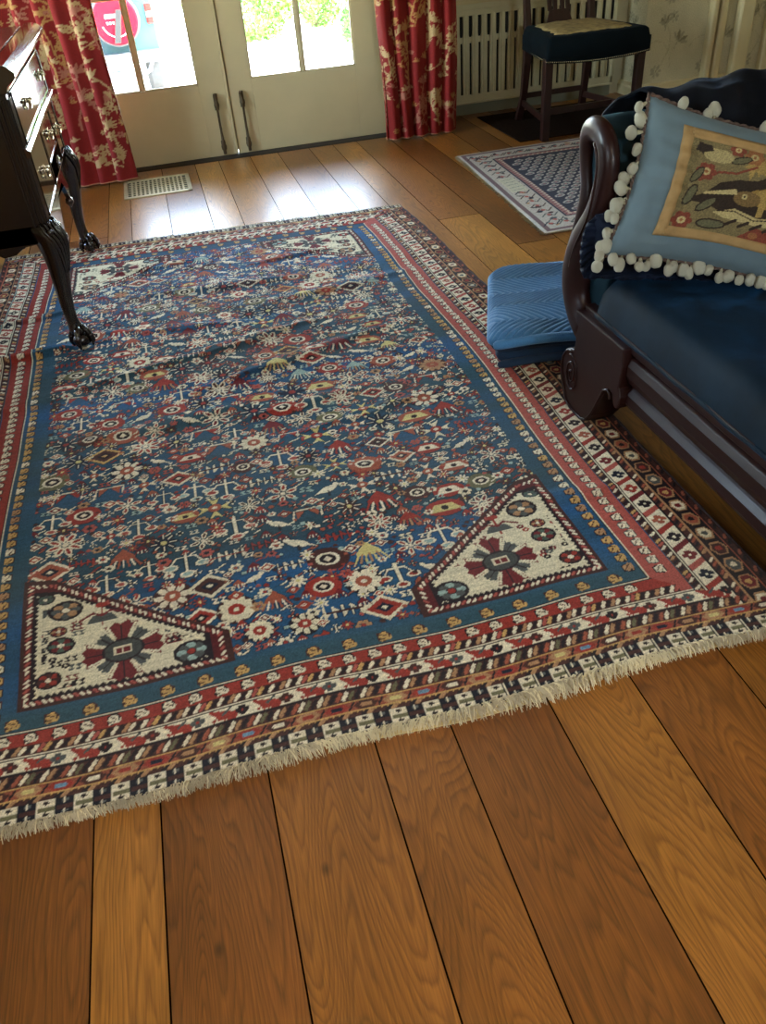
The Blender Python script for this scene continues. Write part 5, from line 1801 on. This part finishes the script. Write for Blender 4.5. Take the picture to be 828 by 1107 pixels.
# needlepoint panel
pw, ph_ = .42, .235
def needle_canvas():
    c = Canvas(pw, ph_, .002, lin((126, 112, 74)))
    dk, gold, org, rd, cr_, ol, gr = lin((44, 32, 26)), lin((168, 140, 78)), lin((150, 98, 58)), lin((128, 60, 44)), lin((190, 172, 118)), lin((120, 96, 56)), lin((100, 98, 70))
    r = random.Random(4)
    # dark ground in the middle, wavy edge
    c.poly([(.02, .075), (.06, .10), (.09, .135), (.13, .15), (.17, .155), (.22, .19), (.30, .205), (.42, .20), (.42, .02), (.34, .01), (.25, .03), (.2, .06), (.12, .055), (.08, .07)], dk)
    # flying feathered canopy
    for k in range(16):
        x = .15 + k * .017; y = .165 + .035 * math.sin(k * .3)
        c.poly([(x - .012, y + .03), (x + .002, y - .012), (x + .016, y + .03)], gold)
    c.poly([(.13, .185), (.18, .22), (.42, .22), (.42, .175), (.3, .185), (.2, .17)], gold)
    # generic animal: body, legs, head with long snout, tail
    c.ell(.235, .115, .075, .030, lin((150, 120, 60))); c.ell(.235, .122, .06, .018, gold)
    c.ell(.16, .105, .032, .020, ol); c.poly([(.135, .112), (.055, .096), (.06, .104), (.13, .126)], cr_)
    c.ell(.153, .110, .007, .007, cr_); c.ell(.153, .110, .003, .003, dk)
    for x in (.19, .215, .27, .295): c.poly([(x, .11), (x + .018, .11), (x + .014, .065), (x + .002, .062)], gold)
    c.path([(.30, .125), (.34, .15), (.37, .14), (.38, .11)], .012, gold)
    c.path([(.18, .135), (.2, .145), (.25, .147), (.30, .138)], .004, dk)
    # pale rock and ground below
    c.poly([(.09, .055), (.14, .075), (.2, .06), (.26, .075), (.33, .06), (.42, .07), (.42, .045), (.3, .05), (.2, .04), (.12, .045)], cr_)
    c.path([(.10, .06), (.14, .068), (.19, .053), (.25, .066), (.33, .052), (.42, .06)], .003, dk)
    c.poly([(.16, .0), (.2, .035), (.26, .03), (.31, .045), (.42, .035), (.42, 0)], rd)
    for k in range(5): c.ell(.2 + k * .05, .015 + .008 * (k % 2), .012, .009, org); c.path([(.13 + k * .03, .03), (.15 + k * .03, .045)], .008, dk)
    # leaves and flowers at the left
    for (x, y, s, col) in ((.05, .155, .021, rd), (.028, .022, .021, rd), (.15, .215, .02, org), (.11, .225, .016, rd), (.36, .225, .016, rd)):
        for k in range(6): c.ell(x + math.cos(k * 1.05) * s * .7, y + math.sin(k * 1.05) * s * .7, s * .5, s * .4, col)
        c.ell(x, y, s * .45, s * .45, cr_); c.ell(x, y, s * .2, s * .2, org)
    for (x, y, a, l) in ((.02, .06, 1.3, .06), (.05, .05, .8, .06), (.06, .02, .1, .07), (.02, .12, 1.1, .05), (.1, .19, .4, .05), (.03, .2, .2, .05)):
        ex, ey = x + math.cos(a) * l / 2, y + math.sin(a) * l / 2
        c.ell(ex, ey, l / 2, l * .2, dk, rot=a); c.ell(ex, ey, l / 2 * .86, l * .14, gr, rot=a)
    c.ell(.07, .20, .035, .018, cr_ * .8); c.path([(.04, .13), (.08, .16), (.12, .165), (.16, .19)], .006, rd)
    c.poly([(.015, .205), (.02, .225), (.05, .222), (.055, .21), (.03, .2)], dk)
    c.c = (c.c * .72 + .05 * np.array(lin((110, 92, 60)))) * (.7 + .6 * RNG.random((c.ny, c.nx, 1)))
    return c
nc = needle_canvas()
px0, py0 = .106, .075
from_u = lambda u: (u / cw) * 2 - 1
def on_cushion(u, v, lift):
    """point on the front of the cushion for cloth coordinates in metres"""
    A = (u / cw) * 2 - 1; B = (v / chh) * 2 - 1
    hx_ = (1 - np.abs(A) ** 2.6).clip(0); hy_ = (1 - np.abs(B) ** 2.6).clip(0)
    T = .065 * (hx_ * hy_) ** .5 * (1 + .05 * np.sin(A * 7 + B * 5)) + .0025 * np.sin(B * 26 + 3 * A) * (np.abs(A) > .55) * (1 - np.abs(A)) * 6 * hy_ + lift
    U = A * (1 - .0672 * (1 - B ** 2)); V = B * (1 - .16 * (1 - A ** 2))
    return np.array(O_) + np.array(Rv) * (((U + 1) / 2 * cw)[..., None]) + np.array(Uv) * (((V + 1) / 2 * chh)[..., None]) + np.array(Nn) * T[..., None]
gu = np.arange(0, .376, .002); gv = np.arange(0, ph_ + .0001, .002)
GU, GV = np.meshgrid(gu, gv)
PE = .222
pos = on_cushion(px0 + GU, py0 + GV * PE / ph_, .0035)
finish('needlepoint_panel', grid_mesh('needlepoint_panel', pos, nc.sample(gu, gv)), M_NEEDLE, cush)
# gold tape frame around it
def tape(u0, u1, v0, v1):
    GU, GV = np.meshgrid(np.linspace(u0, u1, max(3, int((u1 - u0) / .006))), np.linspace(v0, v1, max(3, int((v1 - v0) / .006))))
    o = finish('tape', grid_mesh('tape', on_cushion(GU, GV, .006)), M_GOLDTAPE, cush)
    s = o.modifiers.new('thickness', 'SOLIDIFY'); s.thickness = .003
tape(px0 - .022, px0 + .004, py0 - .022, py0 + PE + .022)
tape(px0, .478, py0 - .022, py0 + .002)
tape(px0, .478, py0 + PE - .002, py0 + PE + .022)
# twisted cord round the edge
def edge_pt(s):      # s in 0..4 around the edge
    k = int(s) % 4; f = s - int(s)
    A, B = {0: (-1, 1 - 2 * f), 1: (-1 + 2 * f, -1), 2: (1, -1 + 2 * f), 3: (1 - 2 * f, 1)}[k]
    U = A * (1 - .0672 * (1 - B ** 2)); V = B * (1 - .16 * (1 - A ** 2))
    return O_ + Rv * ((U + 1) / 2 * cw) + Uv * ((V + 1) / 2 * chh), Vector(Rv * A * (1 if abs(A) > .999 else 0) + Uv * B * (1 if abs(B) > .999 else 0)).normalized()
m = MB()
for strand in (0, PI):
    pts = []
    for i in range(420):
        s = 4 * i / 420
        p, nrm = edge_pt(s)
        a = i * .9 + strand
        pts.append(p + (nrm * math.cos(a) + Nn * math.sin(a)) * .0025 + nrm * .002)
    m.tube(pts, .0028, 5, closed=True)
m.build('piping', M_CORD, cush, smooth=True)
# pompoms: each a wool ball on a short tuft
rr_ = random.Random(12)
pm = MB()
rg = []
for j in range(1, 8):
    t_ = PI * j / 8
    prof_r = math.sin(t_) ** .8
    rg.append([(prof_r * math.cos(a) * (1 + .06 * math.sin(5 * a + j)), prof_r * math.sin(a) * (1 + .06 * math.sin(5 * a + j)), -math.cos(t_) * 1.15) for a in np.linspace(0, 2 * PI, 12, endpoint=False)])
pm.rings(rg)
pomme = None
def dcalc(s): return edge_pt(s)
svals = [.04 + .088 * k for k in range(11)] + [.3, .62, .7, .9, .97] + [1.0 + .038 * k for k in range(26)] + [3.05 + .24 * k for k in range(4)] + [3.72, 3.86]
tuft = MB()
for s in svals:
    p, nrm = dcalc(s)
    along = (dcalc(min(s + .01, 3.99))[0] - dcalc(max(s - .01, 0))[0]).normalized()
    hang = (nrm * rr_.uniform(.012, .032) + Vector((0, 0, rr_.uniform(-.02, -.008))) + along * rr_.uniform(-.010, .010) + Nn * rr_.uniform(-.002, .014))
    if 1 < s < 2: hang = nrm * rr_.uniform(.006, .026) + along * rr_.uniform(-.01, .01) + Nn * rr_.uniform(.0, .026)
    c_ = p + hang
    if c_.z < .445 and c_.x > SX + .05: c_.z = .445 + rr_.uniform(0, .004)
    rad = rr_.uniform(.0105, .0155)
    if pomme is None:
        pomme = pm.build('pompom', M_POM, cush, smooth=True)
        q = pomme
    else:
        q = pomme.copy(); COL.objects.link(q); q.parent = cush
    q.location = c_ - O_
    q.scale = (rad, rad * .92, rad * rr_.uniform(.95, 1.15))
    q.rotation_euler = (rr_.uniform(-.5, .5), rr_.uniform(-.5, .5), rr_.uniform(0, 6))
    d = (c_ - p)
    for _ in range(5):
        j = Vector((rr_.uniform(-.004, .004), rr_.uniform(-.004, .004), rr_.uniform(-.004, .004)))
        tuft.tube([p + j * .3, p + d * .5 + j, c_], [.002, .0036, .0045], 5)
tag(tuft.build('tufts', mat('tuft_wool', (150, 144, 116), .95), cush), kind='stuff')

# ruffled navy cushion under it
O2 = Vector((.952, 1.772, .446)); R2 = Vector((.88, -.44, 0)).normalized(); U2 = Vector((.05, .25, .95)).normalized(); U2 = (U2 - R2 * U2.dot(R2)).normalized()
rc2 = thing('ruffled_cushion', 'navy velvet cushion with gathered ruffle edge, squashed under the pompom cushion', 'cushion', tuple(O2))
w2, h2 = .30, .145
f2, b2, N2, _ = pillow(O2, R2, U2, w2, h2, .06, 40, 30, .04)
finish('cover', grid_mesh('cover', np.concatenate([f2, b2[::-1]], 0)), M_NAVY, rc2)
n = 320
s = np.linspace(0, 1, n)
rings = np.zeros((7, n, 3))
for i in range(n):
    a = 2 * PI * i / (n - 1)
    ca, sa = math.cos(a), math.sin(a)
    k = (abs(ca) ** 4 + abs(sa) ** 4) ** -.25
    bc = O2 + R2 * (w2 / 2 * (1 + ca * k * .95)) + U2 * (h2 / 2 * (1 + sa * k * .95))
    outd = (R2 * ca + U2 * sa).normalized()
    for j in range(7):
        e_ = j / 6
        wv = math.sin(i * .62) * .009 * e_ + math.sin(i * .23 + 1) * .005 * e_
        p = bc + outd * (.036 * e_) + N2 * wv - Vector((0, 0, .014 * e_ * e_))
        if p.z < .436 + .004 * e_: p.z = .436 + .004 * (1 + math.sin(i * .62))
        rings[j, i] = p
rf = finish('ruffle', grid_mesh('ruffle', rings), M_NAVY, rc2)
rf.modifiers.new('thickness', 'SOLIDIFY').thickness = .002

# ------------------------------------------------------------------ folded quilt
qt = thing('folded_quilt', 'folded blue herringbone quilt lying on the floor beside the sofa foot', 'quilt', (1.1, 2.4, 0))
def qlayer(name, corners, z0, z1, m_, relief, wav=0.0, open_=0.0):
    FL, FR, BL, BR = [np.array(c) for c in corners]
    nu, nv = (260, 260) if relief > .003 else (80, 80)
    a = np.linspace(0, 1, nu); b = np.linspace(0, 1, nv)
    A, B = np.meshgrid(a, b)
    P = (FL * (1 - A[..., None]) + FR * A[..., None]) * (1 - B[..., None]) + (BL * (1 - A[..., None]) + BR * A[..., None]) * B[..., None]
    # round the corners in plan
    ca_ = np.clip(1 - A / .12, 0, 1) * np.clip(1 - B / .1, 0, 1)
    cb_ = np.clip(1 - A / .16, 0, 1) * np.clip(1 - (1 - B) / .14, 0, 1)
    P[..., 0] += .035 * ca_ ** 2 + .05 * cb_ ** 2
    P[..., 1] += .02 * ca_ ** 2 - .05 * cb_ ** 2
    P[..., 1] += .008 * np.sin(A * 6) * (1 - B)
    ew = .12 if relief > .003 else .055
    d = roundedge(A, ew) * roundedge(B, ew * .8)
    L1 = A * .55; L2 = B * .62
    tri = np.abs(((L2 / .25 + .1) % 1) - .5) * 2
    g = np.abs((((L1 + tri * .13 + .008 * np.sin(L2 * 30)) / .026) % 1) - .5) * 2
    hgt = relief * (np.sqrt(np.clip(1 - (1 - g) ** 2.0, 0, 1)) - .6)
    mid = (z0 + z1) / 2; half = (z1 - z0) / 2
    und = wav * (np.sin(A * 5 + B * 3) + .7 * np.sin(B * 9 - A * 4) + .5 * np.sin(A * 11 + B * 5))
    top = mid + half * d + (hgt + und) * np.minimum(1, d * 1.2)
    bot = mid - half * d
    Pt = P.copy(); Pb = P.copy()
    PT = np.dstack([Pt, top]); PB_ = np.dstack([Pb, bot])
    grid = np.concatenate([PT, PB_[::-1]], 0)
    return finish(name, grid_mesh(name, grid), m_, qt)
qlayer('fold', ((.862, 2.175), (1.42, 2.075), (1.065, 2.72), (1.56, 2.64)), .0115, .052, M_QUILT_SHADED, .002)
qlayer('fold', ((.845, 2.185), (1.42, 2.085), (1.06, 2.73), (1.57, 2.65)), .050, .084, M_QUILT_SHADED, .002)
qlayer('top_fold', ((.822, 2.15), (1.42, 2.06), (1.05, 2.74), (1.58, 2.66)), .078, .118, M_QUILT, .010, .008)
# bound edges at the front, rolled over
for (z, off, rad, m_) in ((.097, 0.0, .0165, M_QUILT), (.030, .014, .014, M_QUILT_SHADED)):
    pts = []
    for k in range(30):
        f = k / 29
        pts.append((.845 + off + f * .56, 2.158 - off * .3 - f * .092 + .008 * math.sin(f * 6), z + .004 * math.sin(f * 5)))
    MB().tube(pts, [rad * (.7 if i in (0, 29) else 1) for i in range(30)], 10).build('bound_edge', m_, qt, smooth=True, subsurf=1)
# ------------------------------------------------------------------ side chair
ch = thing('side_chair', 'mahogany side chair with navy seat and frayed gold cloth before the radiator', 'chair', (2.44, 4.98, 0))
def taper_leg(p0, p1, r0, r1):
    (x0, y0, z0), (x1, y1, z1) = p0, p1
    return MB().rings([[(x0 - r0, y0 - r0, z0), (x0 + r0, y0 - r0, z0), (x0 + r0, y0 + r0, z0), (x0 - r0, y0 + r0, z0)],
                       [(x1 - r1, y1 - r1, z1), (x1 + r1, y1 - r1, z1), (x1 + r1, y1 + r1, z1), (x1 - r1, y1 + r1, z1)]])
fl, fr, bl, br = (2.155, 4.715), (2.735, 4.735), (2.235, 5.20), (2.655, 5.215)
for (x, y) in (fl, fr): taper_leg((x, y, .0012 if True else 0), (x, y, .43), .021, .024).build('leg', M_CHAIRWOOD, ch, bevel=.003)
def rear(x, y, sx):
    pts = [(x + sx * .012, y + .075, .0065), (x, y + .03, .16), (x, y, .34), (x, y - .005, .5), (x - sx * .0, y + .03, .66), (x - sx * .02, y + .08, .86), (x - sx * .03, y + .13, 1.0)]
    rings = []
    for i, (a, b, c) in enumerate(pts):
        r0 = (.022, .020, .023, .022, .019, .017, .016)[i]
        rings.append([(a - r0, b - r0 * .8, c), (a + r0, b - r0 * .8, c), (a + r0, b + r0 * .8, c), (a - r0, b + r0 * .8, c)])
    MB().rings(rings).build('back_leg', M_CHAIRWOOD, ch, bevel=.003)
rear(bl[0], bl[1], -1); rear(br[0], br[1], 1)
def bar(p, q, w, h, name='stretcher'):
    P, Q = Vector(p), Vector(q)
    d = (Q - P).normalized(); s = d.cross(Vector((0, 0, 1))).normalized() * w / 2
    u = Vector((0, 0, h / 2))
    MB().rings([[P - s - u, P + s - u, P + s + u, P - s + u], [Q - s - u, Q + s - u, Q + s + u, Q - s + u]]).build(name, M_CHAIRWOOD, ch, bevel=.002)
bar((fl[0], fl[1], .11), (bl[0], bl[1] + .045, .11), .016, .034)
bar((fr[0], fr[1], .11), (br[0], br[1] + .045, .11), .016, .034)
bar((2.18, 4.93, .105), (2.70, 4.95, .105), .016, .036)
bar((bl[0], bl[1] + .03, .15), (br[0], br[1] + .03, .15), .016, .03)
# upholstered seat, trapezoid with serpentine front
xs = np.linspace(-1, 1, 50); ys = np.linspace(0, 1, 40)
A, B = np.meshgrid(xs, ys)
wid = .315 * (1 - B) + .235 * B
bow = .028 * (1 - A ** 2) * (1 - B) ** 3
PX = 2.445 + A * wid; PY = 4.675 + B * .545 - bow
d = roundedge((A + 1) / 2, .06) * roundedge(B, .06)
top = .505 + .028 * np.sqrt(np.clip(d, 0, 1)) - .02 * (1 - d) + .010 * (1 - A ** 2) * (1 - (2 * B - 1) ** 2) + .006 * np.abs(A) ** 3
bot = np.full_like(top, .412) - .014 * (1 - A ** 2) * (1 - B)
seat = slab_mesh('seat', PX, PY, top, bot).build('seat', M_SEATBLUE, ch, smooth=True)
m = MB()
for k in range(58):
    a = -1 + 2 * k / 57
    m.ball((2.445 + a * .316, 4.674 - .028 * (1 - a * a), .420 - .014 * (1 - a * a)), .0032, 6, 4)
for k in range(26):
    b = k / 25
    m.ball((2.445 - (.316 * (1 - b) + .236 * b), 4.68 + b * .5, .42), .0032, 6, 4)
nl = m.build('nail_heads', M_NAIL, None); nl.parent = seat; nl.location = (0, 0, 0); nl['kind'] = 'stuff'
# frayed gold cloth
rr = random.Random(9)
n = 60
outl = []
for k in range(n):
    a = 2 * PI * k / n
    kx = max(-1, min(1, math.cos(a) * 1.35)); ky = max(-1, min(1, math.sin(a) * 1.35))
    b = .52 + ky * .40
    w_ = (.315 * (1 - b) + .235 * b) * .80
    j = rr.uniform(-.014, .014)
    outl.append((2.445 + kx * w_ + j, 4.675 + b * .545 + j * .8 - .01))
cx_, cy_ = 2.445, 4.96
mb = MB()
R_ = 7
vs_ = []
for q in range(R_ + 1):
    f = q / R_
    for (x, y) in outl:
        X_, Y_ = cx_ + (x - cx_) * f, cy_ + (y - cy_) * f
        A_ = (X_ - 2.445) / .28; B_ = (Y_ - 4.675) / .545
        vs_.append((X_, Y_, .5405 + .010 * (1 - min(1, A_ * A_)) * (1 - (2 * B_ - 1) ** 2) + .003 * math.sin(X_ * 60) * math.sin(Y_ * 50) + .002 - .012 * f ** 8))
fs_ = [(q * n + k, q * n + (k + 1) % n, (q + 1) * n + (k + 1) % n, (q + 1) * n + k) for q in range(R_) for k in range(n)]
mb.add(vs_, fs_)
g = mb.build('worn_cover', M_GOLDCLOTH, None, smooth=True); g.parent = seat; g.location = (0, 0, 0)
g.modifiers.new('thickness', 'SOLIDIFY').thickness = .004
# pierced splat and crest
m = MB()
splat = [(-.075, .0), (-.06, .02), (-.05, .06), (-.062, .12), (-.075, .2), (-.07, .3), (-.085, .42), (.085, .42), (.07, .3), (.075, .2), (.062, .12), (.05, .06), (.06, .02), (.075, 0)]
def onb(a, b): return 2.445 + a, 5.185 + .02 + b * .27, .525 + b
strips = [(-.058, -.07), (-.024, -.03), (.024, .03), (.058, .07)]
m.prism([(-.085, 0), (-.075, .03), (-.06, .075), (.06, .075), (.075, .03), (.085, 0)], lambda a, b: onb(a, b), lambda a, b: tuple(Vector(onb(a, b)) + Vector((0, .014, 0))))
for a0, a1 in strips:
    m.prism([(a0 - .012, .07), (a0 - .014, .13), (a1 - .012, .25), (a1 * 1.2 - .012, .42), (a1 * 1.2 + .012, .42), (a1 + .012, .25), (a0 + .014, .13), (a0 + .012, .07)], lambda a, b: onb(a, b), lambda a, b: tuple(Vector(onb(a, b)) + Vector((0, .014, 0))))
m.build('splat', M_CHAIRWOOD, ch, bevel=.002)
MB().tube([(2.19, 5.32, .985), (2.28, 5.325, 1.0), (2.445, 5.325, 1.015), (2.61, 5.33, 1.0), (2.70, 5.335, .985)], [.02, .022, .026, .022, .02], 10, flat=((0, 1, 0), .6)).build('crest_rail', M_CHAIRWOOD, ch, smooth=True)

# ------------------------------------------------------------------ outdoors
GZ = -.86
M_GROUND = mat('sunlit_concrete', (214, 208, 196), .9, noise=.06, nscale=2)
M_LEAF = mat('shrub_leaf', (84, 124, 36), .6, noise=.5, nscale=3)
M_LEAF2 = mat('shrub_leaf_dark', (62, 104, 36), .6, noise=.5, nscale=3)
M_TWIG = mat('twig', (90, 74, 50), .9)
g = MB().box(-40, 44, 6.0, 70, GZ - .1, GZ).build('ground', M_GROUND); tag(g, kind='structure')
g = MB().box(XL - .2, XR + .2, 5.84, 6.0, GZ - .1, -.12).build('foundation', M_WALL); tag(g, kind='structure')
g = MB().box(-.75, 1.6, 5.55, 6.1, -.16, -.06).build('door_step', M_GROUND, bevel=.01); tag(g, kind='structure')
def shrub(x, y, rx, ry, rz, n, seed, label, m_, group=None):
    r = random.Random(seed)
    t = thing('shrub', label, 'shrub', (x, y, GZ), group)
    mb = MB()
    for _ in range(n):
        u = r.uniform(-1, 1); a = r.uniform(0, 2 * PI); s = math.sqrt(1 - u * u)
        k = r.uniform(.72, 1.0) * (1 + .12 * math.sin(3 * a + seed) * s)
        p = Vector((x + rx * s * math.cos(a) * k, y + ry * s * math.sin(a) * k, GZ + rz * .95 + rz * u * k))
        if p.z < GZ: continue
        l = r.uniform(.05, .1)
        d = Vector((r.gauss(0, 1), r.gauss(0, 1), r.gauss(.3, 1))).normalized(); e = d.cross(Vector((r.random(), r.random(), r.random()))).normalized() * l * .42
        q = p + d * l
        m_pt = p + d * l * .5
        mb.add([p, m_pt + e, q, m_pt - e], [(0, 1, 2, 3)])
    tag(mb.build('foliage', m_, t), kind='stuff')
    mb = MB()
    for _ in range(14):
        a = r.uniform(0, 2 * PI); k = r.uniform(.3, .8)
        mb.tube([(x + .1 * math.cos(a), y + .1 * math.sin(a), GZ - .01), (x + rx * k * .6 * math.cos(a), y + ry * k * .6 * math.sin(a), GZ + rz * .8), (x + rx * k * math.cos(a), y + ry * k * math.sin(a), GZ + rz * 1.5)], [.02, .012, .005], 5)
    mb.build('stems', M_TWIG, t)
shrub(2.0, 17.6, .8, .7, .42, 2600, 1, 'low sunlit shrub seen through the right door, left of its centre bar', M_LEAF)
shrub(3.5, 18.6, .5, .6, .45, 2000, 2, 'small sunlit shrub beside the centre bar of the right door', M_LEAF)
shrub(3.55, 15.0, .42, .5, .42, 1500, 3, 'bright green shrub seen at the right edge of the right door glass', M_LEAF2)
shrub(3.75, 13.6, .25, .4, .3, 900, 4, 'lowest green shrub in the bottom right corner of the right door glass', M_LEAF2)
shrub(3.0, 21.5, 2.6, 1.2, .8, 5000, 5, 'broad yellow-green hedge shrub behind the smaller shrubs outside', M_LEAF)
shrub(-2.5, 24, 4.0, 1.5, 1.6, 4000, 6, 'tall shrub mass far behind the parked off-road car', M_LEAF2)

# parked off-road car seen from behind
car = thing('car', 'teal grey off-road car parked outside with red spare wheel cover', 'car', (-.62, 14.2, GZ))
M_CARB = mat('car_teal_paint', (44, 68, 66), .7, noise=.05, spec=.15)
M_RUBBER = mat('rubber', (40, 42, 44), .8)
M_REDC = mat('red_cover', (128, 2, 18), .8, spec=.1, noise=.05)
M_WHITE = mat('white_print', (150, 150, 150), .6)
M_CHROME = mat('steel_grey', (84, 88, 92), .35, metal=.6)
M_CARG = mat('car_window', (30, 40, 44), .1)
cy = 13.2; bx0, bx1 = -1.42, .20
m = MB()
m.prism([(bx0, -.36), (bx1, -.36), (bx1, .40), (bx1 - .06, .46), (bx0 + .06, .46), (bx0, .40)], lambda a, b: (a, cy, b), lambda a, b: (a, cy + 2.6, b))
m.prism([(bx0 + .04, .46), (bx1 - .04, .46), (bx1 - .12, .98), (bx0 + .12, .98)], lambda a, b: (a, cy + .05, b), lambda a, b: (a, cy + 1.7, b))
m.build('body', M_CARB, car, bevel=.03)
MB().box(bx0 + .25, bx1 - .25, cy + .03, cy + .06, .52, .9).build('rear_window', M_CARG, car, bevel=.01)
MB().box(bx0 + .18, bx1 - .40, cy - .02, cy + .01, -.32, .42).build('tailgate', mat('car_teal_dark', (26, 46, 50), .7, spec=.15), car, bevel=.01)
MB().box(bx0 - .02, bx1 + .02, cy - .16, cy, -.42, -.28).build('bumper', M_CHROME, car, bevel=.02)
sp_ = Vector((-.315, cy - .16, .115))
m = MB()
m.lathe([(0, 0), (.30, 0), (.315, .03), (.32, .14), (.30, .2), (0, .2)], sp_.x, sp_.z, 40, 'y', sp_.y - .04)
sw = m.build('spare_wheel', M_RUBBER, car)
m = MB()
m.lathe([(0, 0), (.27, 0), (.288, .014), (.288, .03), (0, .03)], sp_.x, sp_.z, 40, 'y', sp_.y - .07)
cv = m.build('wheel_cover', M_REDC, None); cv.parent = sw; cv.location = (0, 0, 0)
m = MB().box(sp_.x - .13, sp_.x + .08, sp_.y - .074, sp_.y - .069, sp_.z + .03, sp_.z + .075)
for k in range(5): m.box(sp_.x - .12 + k * .04, sp_.x - .1 + k * .04, sp_.y - .074, sp_.y - .069, sp_.z - .04, sp_.z - .01)
m.tube([(sp_.x + .19 * math.cos(a), sp_.y - .071, sp_.z + .19 * math.sin(a)) for a in np.linspace(PI * 1.1, PI * 1.9, 16)], .008, 5)
e = m.build('emblem', M_WHITE, None); e.parent = sw; e.location = (0, 0, 0)
m = MB()
m.prism([(-.055, -.26), (.03, -.26), (.13, .12), (.05, .12)], lambda a, b: (sp_.x - .02 + a, sp_.y - .11, sp_.z + b), lambda a, b: (sp_.x - .02 + a, sp_.y - .075, sp_.z + b))
e = m.build('strap', M_BLACK, None); e.parent = sw; e.location = (0, 0, 0)
for x in (bx0 + .06, bx1 - .06):
    m = MB().box(x - .045, x + .045, cy - .03, cy + .01, .02, .26)
    m.build('tail_light', mat('red_lens', (150, 10, 10), .2), car, bevel=.01)
    m = MB().box(x - .04, x + .04, cy - .034, cy - .028, .10, .16)
    m.build('reflector', M_WHITE, car)
for x in (bx0 + .14, bx1 - .14):
    for yy in (cy + .45, cy + 2.1):
        m = MB()
        m.lathe([(0, 0), (.24, 0), (.31, .02), (.33, .06), (.33, .2), (.31, .24), (.2, .25), (0, .25)], yy, GZ + .33, 28, 'x', x - .12)
        m.build('wheel', M_RUBBER, car)
m = MB()
m.box(-.68, -.52, cy - .3, cy - .1, -.5, -.4)
m.tube([(-.9, cy - .1, -.45), (-.6, cy - .2, -.56), (-.2, cy - .22, -.6), (.0, cy - .2, -.5), (.06, cy - .12, -.38)], .028, 8)
m.tube([(-1.1, cy - .05, -.52), (-.4, cy - .05, -.52)], .03, 8)
m.build('hitch', M_CHROME, car, smooth=True)
MB().tube([(.62, 15.5, GZ), (.62, 15.5, .3)], .015, 8).build('garden_stake', M_CHROME, None)
bpy.data.objects['garden_stake']['label'] = 'thin grey garden stake standing on the bright paving right of the car'
bpy.data.objects['garden_stake']['category'] = 'stake'
for o in bpy.data.objects:
    if 'origin' in o.keys(): del o['origin']
